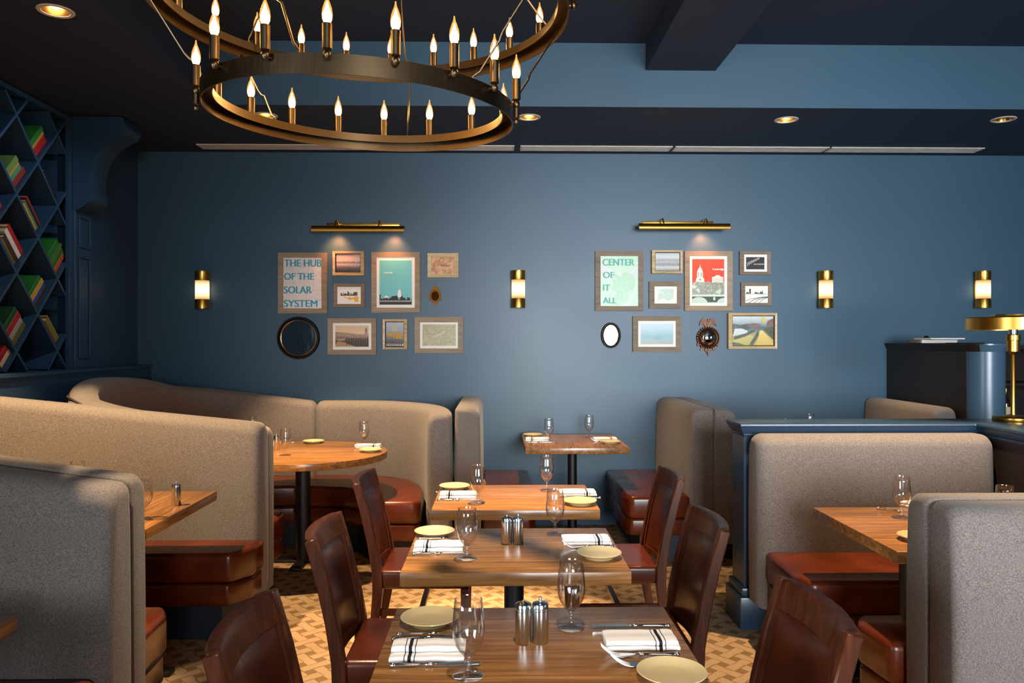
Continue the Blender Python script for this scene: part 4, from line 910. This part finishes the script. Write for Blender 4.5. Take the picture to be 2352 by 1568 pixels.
# mirrors
def mirror(name, org, u, v, rx, ry, irx, iry, label, dep=.03, bead=True, gm=None):
    c = ony(org[0]+u/SC, org[1]+v/SC, WY); k = WY/F/SC*1.0002
    tk = thing(name, label, 'mirror', c, 0, 'gallery wall pieces'); rx, ry, irx, iry = rx*k, ry*k, irx*k, iry*k
    def ring(bm, prof, seg=56):
        rs = []
        for q, y in prof: rs.append([bm.verts.new(((irx+(rx-irx)*q)*math.cos(2*PI*i/seg), y, (iry+(ry-iry)*q)*math.sin(2*PI*i/seg))) for i in range(seg)])
        for p, q in zip(rs, rs[1:]+rs[:1]):
            for i in range(seg): bm.faces.new((p[i], p[(i+1) % seg], q[(i+1) % seg], q[i]))
    bm = NB(); ring(bm, [(1, 0), (1, -dep*.6), (.85, -dep), (.6, -dep), (.45, -dep*.75), (.3, -dep*.8), (.12, -dep*.6), (.12, 0)]); obj('frame', bm, gm or M['blackframe'], tk, ang=50)
    bm = NB(); ring(bm, [(.13, -.004), (.13, -dep*.62), (.05, -dep*.66), (-.02, -dep*.4), (-.02, -.004)]); obj('gilt_liner', bm, M['brass'], tk, ang=50)
    bm = NB(); vs2 = [bm.verts.new((irx*math.cos(2*PI*i/48), -.006, iry*math.sin(2*PI*i/48))) for i in range(48)]; bm.faces.new(vs2); vb = [bm.verts.new((x.co.x, -.002, x.co.z)) for x in vs2]; bm.faces.new(vb[::-1])
    for i in range(48): bm.faces.new((vs2[i], vb[i], vb[(i+1) % 48], vs2[(i+1) % 48]))
    obj('mirror_glass', bm, M['mirror'], tk, smooth=False)
    return tk, k
mirror('round_mirror', L0, 355, 1220, 200, 200, 165, 165, 'round black-framed mirror at lower left of the left group')
mirror('oval_mirror', R0, 300, 1196, 95, 122, 67, 97, 'small oval black-framed mirror in the right group')
def fig(bm, cx, cz, rx, rz, y0, y1, n=24):
    a_ = [bm.verts.new((cx+rx*math.cos(2*PI*i/n), y0, cz+rz*math.sin(2*PI*i/n))) for i in range(n)]; b_ = [bm.verts.new((cx+rx*.8*math.cos(2*PI*i/n), y1, cz+rz*.8*math.sin(2*PI*i/n))) for i in range(n)]
    bm.faces.new(a_); bm.faces.new(b_[::-1])
    for i in range(n): bm.faces.new((a_[i], a_[(i+1) % n], b_[(i+1) % n], b_[i]))
def plate_poly(bm, pts, y0, y1):
    a_ = [bm.verts.new((x, y0, z)) for x, z in pts]; b_ = [bm.verts.new((x*.985, y1, z)) for x, z in pts]
    bm.faces.new(a_); bm.faces.new(b_[::-1]); n = len(pts)
    for i in range(n): bm.faces.new((a_[i], a_[(i+1) % n], b_[(i+1) % n], b_[i]))
# little ornate mirror
c = ony(L0[0]+1650/SC, L0[1]+822/SC, WY); k = WY/F/SC
tk = thing('ornate_mirror', 'tiny gilt ornate mirror under the copper map', 'mirror', c, 0, 'gallery wall pieces')
bm = NB(); fig(bm, 0, 0, 50*k, 62*k, 0, -.014)
for i in range(22): aa = 2*PI*i/22; fig(bm, 47*k*math.cos(aa), 60*k*math.sin(aa), 9*k, 9*k, 0, -.018, 8)
plate_poly(bm, [(-30*k, 60*k), (-26*k, 84*k), (-10*k, 76*k), (-14*k, 92*k), (14*k, 92*k), (10*k, 76*k), (26*k, 84*k), (30*k, 60*k)], 0, -.012); plate_poly(bm, [(-16*k, -58*k), (-12*k, -80*k), (0, -95*k), (12*k, -80*k), (16*k, -58*k)], 0, -.012)
for sd in (-1, 1): fig(bm, sd*52*k, -30*k, 10*k, 16*k, 0, -.014, 10); fig(bm, sd*10*k, 78*k, 8*k, 8*k, 0, -.018, 8)
obj('frame', bm, M['gilt'], tk, ang=40); bm = NB(); fig(bm, 0, -2*k, 40*k, 50*k, -.010, -.017, 32); obj('mirror_glass', bm, M['mirror_amber'], tk, ang=30)
# eagle-crested convex mirror
c = ony(R0[0]+1217/SC, R0[1]+1220/SC, WY)
tk = thing('convex_mirror', 'round convex mirror in carved frame with eagle crest', 'mirror', c, 0, 'gallery wall pieces')
bm = NB(); seg = 56; rs = []
for q, y in ((108, 0), (108, -.02), (100, -.03), (92, -.024), (86, -.03), (80, -.022), (76, -.012), (76, 0)): rs.append([bm.verts.new((q*k*math.cos(2*PI*i/seg), y, q*k*math.sin(2*PI*i/seg))) for i in range(seg)])
for p, q in zip(rs, rs[1:]+rs[:1]):
    for i in range(seg): bm.faces.new((p[i], p[(i+1) % seg], q[(i+1) % seg], q[i]))
for i in range(28): aa = 2*PI*i/28; fig(bm, 104*k*math.cos(aa), 104*k*math.sin(aa), 8*k, 8*k, -.004, -.034, 8)
obj('frame', bm, M['giltlow'], tk, ang=40)
bm = NB()
for sd in (-1, 1):
    plate_poly(bm, [(sd*4*k, 118*k), (sd*16*k, 175*k), (sd*30*k, 188*k), (sd*55*k, 180*k), (sd*74*k, 155*k), (sd*84*k, 112*k), (sd*66*k, 128*k), (sd*48*k, 132*k), (sd*34*k, 118*k), (sd*28*k, 100*k), (sd*4*k, 98*k)], 0, -.022)
    for q in range(3): plate_poly(bm, [(sd*(24+q*14)*k, (176-q*6)*k), (sd*(34+q*14)*k, (172-q*9)*k), (sd*(50+q*12)*k, (130-q*3)*k), (sd*(44+q*12)*k, (130-q*2)*k)], -.02, -.027)
fig(bm, 0, 128*k, 18*k, 34*k, 0, -.03, 16); fig(bm, 0, 166*k, 11*k, 13*k, 0, -.034, 14); plate_poly(bm, [(0, 166*k), (-20*k, 160*k), (-4*k, 156*k)], -.02, -.032)
obj('eagle_crest', bm, M['giltlow'], tk, ang=40)
bm = NB()
plate_poly(bm, [(-34*k, -98*k), (-24*k, -130*k), (-10*k, -140*k), (0, -172*k), (10*k, -140*k), (24*k, -130*k), (34*k, -98*k)], 0, -.022); fig(bm, 0, -132*k, 14*k, 20*k, -.005, -.032, 14)
for sd in (-1, 1): plate_poly(bm, [(sd*60*k, -86*k), (sd*78*k, -112*k), (sd*70*k, -122*k), (sd*50*k, -118*k), (sd*40*k, -98*k)], 0, -.02); fig(bm, sd*92*k, -60*k, 14*k, 24*k, 0, -.018, 12)
obj('carved_base', bm, M['giltlow'], tk, ang=40)
bm = NB(); lathe(bm, [(76*k*math.sin(PI/2*i/10), -.012-.03*math.cos(PI/2*i/10)) for i in range(11)], 48, RX(0)); bmesh.ops.transform(bm, matrix=RX(PI/2) @ Matrix.Scale(1, 4), verts=bm.verts)
for v in bm.verts: v.co.y = -abs(v.co.y)
obj('mirror_glass', bm, M['mirror'], tk, ang=80)

# sconces
for i, (px_, py_, lb) in enumerate(((471, 667, 'brass and opal glass wall sconce left of the left picture group'), (1190, 665, 'brass and opal glass wall sconce between the two picture groups'), (1890, 666, 'brass and opal glass wall sconce right of the right picture group'), (2248, 666, 'brass and opal glass wall sconce at far right above the brass lamp'))):
    c = ony(px_, py_, WY); tk = thing('wall_sconce', lb, 'wall lamp', c, 0, 'brass wall sconces')
    bm = rbox(-.042, .042, -.012, 0, -.152, .152, .004); obj('backplate', bm, M['brass'], tk)
    for sg in (1, -1):
        bm = NB(); pr = [(0, .076), (.056, .076), (.0575, .08), (.0575, .148), (.06, .15), (.06, .1525), (0, .1525)]; lathe(bm, [(r, sg*z) for r, z in pr], 40, T(0, -.0615, 0)); obj('cap', bm, M['brass'], tk, ang=40)
    bm = NB(); lathe(bm, [(0, -.0765), (.055, -.0765), (.055, .0765), (0, .0765)], 40); o = obj('shade', bm, M['opal'], tk, ang=40); o.location = (0, -.0615, 0)
    bm = NB(); lathe(bm, [(0, -.158), (.004, -.157), (.004, -.1525), (0, -.1525)], 12, T(0, -.0615, 0)); obj('finial', bm, M['brass'], tk)
# picture lights
def picture_light(x0, x1, y0, y1, bar, arms, ybar, lb, bulbs):
    a_ = ony(x0, y0, WY-.155); b_ = ony(x1, y1, WY-.155); c = Vector(((a_.x+b_.x)/2, WY, (a_.z+b_.z)/2)); hw = (b_.x-a_.x)/2*.975; hh = (a_.z-b_.z)/2
    tk = thing('picture_light', lb, 'picture lamp', c, 0, 'brass picture lights')
    bm = NB(); n = 12; rs = []
    for sh in (0, .002):
        r = .036-sh
        rs.append([[bm.verts.new((x, -.155-r*math.cos(PI*(q/n)-.5), r*math.sin(PI*(q/n)-.5)*1.0)) for q in range(n+1)] for x in (-hw, hw)])
    (o0, o1), (i0, i1) = rs
    for q in range(n):
        bm.faces.new((o0[q], o0[q+1], o1[q+1], o1[q])); bm.faces.new((i0[q], i1[q], i1[q+1], i0[q+1]))
    for P_, Q_ in ((o0, i0), (o1, i1)):
        for q in range(n): bm.faces.new((P_[q], Q_[q], Q_[q+1], P_[q+1]))
    for q in (0, n): bm.faces.new((o0[q], o1[q], i1[q], i0[q]))
    for e, sx in ((o0, -1), (o1, 1)):
        cv = [bm.verts.new((v.co.x, v.co.y, v.co.z)) for v in e]; bm.faces.new(cv)
    obj('shade', bm, M['brass_dk'], tk, ang=40)
    zb = ony(bar[0], ybar, WY).z-c.z
    bm = rbox(ony(bar[0], ybar, WY).x-c.x, ony(bar[1], ybar, WY).x-c.x, -.012, 0, zb-.022, zb+.014, .002); obj('mounting_bar', bm, M['brass'], tk)
    for ax_ in arms:
        xx = ony(ax_, ybar, WY).x-c.x; bm = NB(); rectsweep(bm, [(0, 0, 0)]*1+[(0, 0, 0)], .01, .012) if False else tube(bm, [(xx, -.01, zb), (xx, -.06, zb+.022), (xx, -.11, zb+.018), (xx, -.15, .034)], .006, 8); obj('arm', bm, M['brass'], tk)
    for bx in bulbs:
        xx = ony(bx, ybar, WY).x-c.x
        bm = NB(); lathe(bm, [(0, -.018), (.009, -.016), (.011, 0), (.009, .016), (0, .018)], 14, T(xx, -.150, .006) @ RY(PI/2)); obj('bulb', bm, M['canglow'], tk)
        spot('picture_light_beam', (c.x+xx, WY-.14, c.z-.01), (c.x+xx, WY, c.z-.19), .9, 95, 1.0, (1, .36, .12), .02)
    return tk
picture_light(714, 932, 517, 540, (751, 918), (778, 876), 516, 'brass picture light above the left picture group', (775, 905))
picture_light(1464, 1678, 512, 534, (1474, 1638), (1516, 1614), 512, 'brass picture light above the right picture group', (1614,))

# ------------------------------------------------------------------ chandelier
CC = Vector((ony(832, 784, 2.6).x, 2.6, 0))
RINGS = [(.50, 2.2526, -.037, .036), (.683, 2.600, -.014, .0)]
chd = thing('ring_chandelier', 'two-tier bronze ring chandelier with flame candle bulbs', 'chandelier', (CC.x, CC.y, 3.0))
def rp(k, a, r, dz=0):
    rad, zb, ro, pi_ = RINGS[k]; lx, ly = r*math.sin(a), r*math.cos(a)
    return Vector((lx, ly, zb+ro*lx+pi_*ly+dz-3.0))
def band_ring(k):
    rad = RINGS[k][0]; bm = NB(); seg = 128
    prof = [(rad, 0), (rad, .055), (rad-.037, .055), (rad-.037, .027), (rad-.033, .027), (rad-.033, .051), (rad-.004, .051), (rad-.004, 0)]
    rs = [[bm.verts.new(rp(k, 2*PI*i/seg, r, z)) for i in range(seg)] for r, z in prof]
    for p, q in zip(rs, rs[1:]+rs[:1]):
        for i in range(seg): bm.faces.new((p[i], p[(i+1) % seg], q[(i+1) % seg], q[i]))
    return bm
ringo = [obj('ring_band', band_ring(k), M['bronze'], chd, ang=40) for k in (0, 1)]
bmS = NB(); lathe(bmS, [(0, .0), (.0115, 0), (.0135, .002), (.0135, .068), (.012, .069), (0, .069)], 20); lathe(bmS, [(0, -.026), (.006, -.025), (.0105, -.018), (.0115, -.0125), (.0105, -.007), (.006, -.001), (.009, 0)], 16)
arm0 = obj('candle_holder', bmS, M['bronze'], chd, ang=40)
bmB = NB()
lathe(bmB, [(.008, .0), (.0135, .012), (.0145, .025), (.0125, .04), (.008, .054), (.004, .064), (.0022, .072), (.0024, .077), (0, .079)], 20, None, 0)
lathe(bmB, [(0, .002), (.009, .004), (.0120, .013), (.0122, .023), (.009, .034), (.004, .045), (.0015, .056), (0, .06)], 14, None, 1)
bulb0 = obj('bulb', bmB, [M['bulbglass'], M['glow']], None, ang=60)
LOWX = [(882, 'f'), (987, 'f'), (1073, 'f'), (1144, 'f'), (1187, 's'), (1136, 'n'), (1043, 'n'), (908, 'n'), (752, 'n'), (612, 'n'), (505, 'n'), (452, 's'), (500, 'f'), (577, 'f'), (671, 'f'), (777, 'f')]
def pjx(p):
    x, y = p.x+CC.x, p.y+CC.y; return CX+F*(x*c_-y*s_)/(x*s_+y*c_)
def solve(k, r, a0, px_):
    best = min(((abs(pjx(rp(k, a0+da*.004, r))-px_), a0+da*.004) for da in range(-60, 61)), key=lambda q: q[0]+.0)
    return best[1]
first = True
for k, N_ in ((0, 16), (1, 24)):
    for i in range(N_):
        a_ = 2*PI*(i+.5)/16 if k == 0 else 2*PI*(i+.0)/24
        r = RINGS[k][0]+.017
        if k == 0 and i not in (4, 11): a_ = solve(0, r, a_, LOWX[i][0])
        p = rp(k, a_, r, .058); ay = Vector((math.sin(a_), math.cos(a_), 0))
        hd = arm0 if first else arm0.copy()
        if not first: COL.objects.link(hd)
        hd.location = p
        bb = bulb0 if first else bulb0.copy()
        if not first: COL.objects.link(bb)
        bb.parent = hd; bb.location = (0, 0, .069); first = False
        stub = NB(); tube(stub, [Vector((0, 0, -.0125)), Vector((0, 0, -.0125))-ay*.0165], .006, 8)
        if k == 0 and i in (4, 11): lathe(stub, [(0, -.075), (.006, -.073), (.008, -.066), (.005, -.06), (.0095, -.056), (.0095, -.026), (.004, -.024)], 14)
        so = obj('mounting_stud', stub, M['bronze'], hd)
def rod(pts, r=.0035, nm='hanging_rod'):
    bm = NB(); tube(bm, pts, r, 6); return obj(nm, bm, M['bronze'], chd)
TOPZ = 3.505-3.0
HUB = .40
def apx(k, r, px_, near=False):
    return min((abs(pjx(rp(k, q*.01, r))-px_), q*.01) for q in (range(158, 472) if near else range(-157, 158)))[1]
for a_ in (apx(1, .66, 572), apx(1, .66, 1252), -1.75, 2.35, -2.6): rod([rp(1, a_, .662, .05), rp(1, a_, .662, .075), rp(1, a_, .64, .095), Vector((.02*math.sin(a_), .02*math.cos(a_), HUB))])
for al, au in ((-1.58, -1.7), (1.56, 1.42), (apx(0, .48, 634), apx(1, .66, 556)), (apx(0, .48, 685, True), apx(0, .48, 685, True)+.1), (apx(0, .48, 1086, True), apx(0, .48, 1086, True)-.15)):
    p, q = rp(0, al, .482, .05), rp(1, au, .664, .002); d = q-p
    rod([p, p+Vector((0, 0, .018)), p+d*.10, p+d*.36+Vector((.006, 0, .006)), p+d*.40, p+d*.46+Vector((-.004, 0, 0)), p+d*.94, q])
p = rp(0, apx(0, .48, 936), .482, .05); q = Vector((.03, .03, HUB)); d = q-p
rod([p, p+d*.12+Vector((.02, 0, 0)), p+d*.2+Vector((.035, 0, 0)), p+d*.26+Vector((.02, 0, 0)), p+d*.5+Vector((.03, 0, 0)), p+d*.75, q], .003, 'cord')
bm = NB(); lathe(bm, [(0, .38), (.03, .38), (.035, .41), (.012, .43), (.012, .48), (.07, .485), (.075, TOPZ), (0, TOPZ)], 28); obj('canopy', bm, M['bronze'], chd)

# ------------------------------------------------------------------ right side: lamp and menus
lp = onz(2341, 968, 1.085); lp.y += .05
tk = thing('table_lamp', 'polished brass desk lamp with flat drum shade on the partition counter', 'lamp', (lp.x, lp.y, 1.0852))
bm = NB(); lathe(bm, [(0, 0), (.098, 0), (.1, .004), (.1, .018), (.096, .022), (.04, .03), (.016, .034), (0, .034)], 48); obj('base', bm, M['brass'], tk, ang=40)
bm = NB(); lathe(bm, [(0, .03), (.014, .03), (.012, .05), (.0115, .36), (.02, .372), (.031, .38), (.031, .44), (.036, .442), (.036, .47), (.02, .475), (0, .475)], 32); obj('stem', bm, M['brass'], tk, ang=40)
bm = NB(); lathe(bm, [(.0, .475), (.022, .475), (.024, .51), (0, .512)], 24); obj('socket', bm, M['steel'], tk)
bm = NB(); lathe(bm, [(.232, .498), (.232, .562), (.226, .568), (.1, .575), (.098, .583), (0, .585), (0, .58), (.095, .572), (.22, .562), (.227, .556), (.227, .498), (.232, .498)], 72); obj('shade', bm, M['brass'], tk, ang=40)
bm = NB(); lathe(bm, [(0, .512), (.012, .512), (.015, .53), (.008, .56), (.006, .581), (0, .581)], 16); obj('shade_holder', bm, M['brass'], tk)
def flatpile(name, label, cat, cx, cy_, z, wx, wy, th, mat, rz=0):
    tk = thing(name, label, cat, (cx, cy_, z), rz)
    bm = rbox(-wx/2, wx/2, -wy/2, wy/2, 0, th*.12, .0005); obj('cover', bm, M['blackframe'], tk); bm = NB(); box(bm, -wx/2+.004, wx/2-.004, -wy/2+.004, wy/2-.004, th*.12, th*.9); obj('pages', bm, mat, tk, smooth=False)
    bm = rbox(-wx/2, wx/2, -wy/2, wy/2, th*.9, th, .0005); obj('cover', bm, mat, tk); return tk
M['white'] = plain('white_paper', '#cfcac2', .6)
nb = flatpile('spiral_notebook', 'thick spiral-bound notebook on top of the dark tall partition', 'notebook', 3.385, 6.02, 1.5052, .21, .28, .028, M['white'], PI/2)
bm = NB()
for i in range(14):
    y = .093-i*.0143; bm2 = [(-y, .14+.009*math.cos(2*PI*q/10), .0137+.0117*math.sin(2*PI*q/10)) for q in range(11)]
    tube(bm, bm2, .0016, 5)
obj('spiral_binding', bm, M['black'], nb)
flatpile('menu_booklet', 'white menu booklet lying on the spiral notebook', 'booklet', 3.40, 5.95, 1.5346, .2, .29, .012, M['white'], PI/2+.12)
flatpile('menu_folder', 'thin dark folder lying in front of the notebook on the partition', 'booklet', 3.40, 5.62, 1.5052, .17, .2, .006, M['blackframe'], PI/2)
tk = thing('binder_clip', 'black binder clip on top of the white menu booklet', 'clip', (3.35, 6.04, 1.5468), .4)
bm = NB(); plate_poly(bm, [(-.018, 0), (.018, 0), (.004, .018), (-.004, .018)], -.012, .012); obj('body', bm, M['black'], tk, smooth=False)

# dark back-bar cabinet behind the lamp, with bottles on its shelf
tk = thing('bar_cabinet', 'dark wooden back-bar cabinet behind the brass lamp at the right edge', 'cabinet', (4.25, 6.28, 0))
bm = NB(); box(bm, -.55, .55, .18, .2, 0, 1.46); box(bm, -.55, -.52, -.2, .18, 0, 1.46); box(bm, .52, .55, -.2, .18, 0, 1.46); box(bm, -.57, .57, -.215, .2, 1.46, 1.49); box(bm, -.52, .52, -.2, .18, 0, .1); obj('carcass', bm, M['brownblack'], tk, smooth=False)
for z in (.5, .86, 1.17):
    bm = NB(); box(bm, -.52, .52, -.18, .18, z, z+.022); obj('shelf', bm, M['brownblack'], tk, smooth=False)
M['bottle'] = plain('green_bottle_glass', '#12351a', .08, 0, .6)
M['bottle_b'] = plain('brown_bottle_glass', '#2a1206', .08, 0, .6)
for x, y, z, m_, lb in ((3.86, 6.2, .8825, 'bottle_b', 'brown bottle on the dark cabinet shelf left of the lamp stem'), (3.97, 6.22, .8825, 'bottle', 'green bottle on the dark cabinet shelf behind the lamp stem'), (4.08, 6.2, .8825, 'bottle_b', 'brown bottle on the dark cabinet shelf at the picture edge')):
    b = thing('bottle', lb, 'bottle', (x, y, z), 0, 'bottles on the dark cabinet shelf')
    bm = NB(); lathe(bm, [(0, 0), (.034, 0), (.036, .004), (.036, .14), (.03, .165), (.013, .19), (.012, .235), (0, .235)], 24); obj('body', bm, M[m_], b, ang=40)
    bm = NB(); lathe(bm, [(.0364, .05), (.0368, .051), (.0368, .115), (.0364, .116)], 24); obj('paper_label', bm, M['paper'], b)
    bm = NB(); lathe(bm, [(0, .235), (.0135, .235), (.0135, .262), (0, .263)], 16); obj('cap', bm, M['brass'], b)
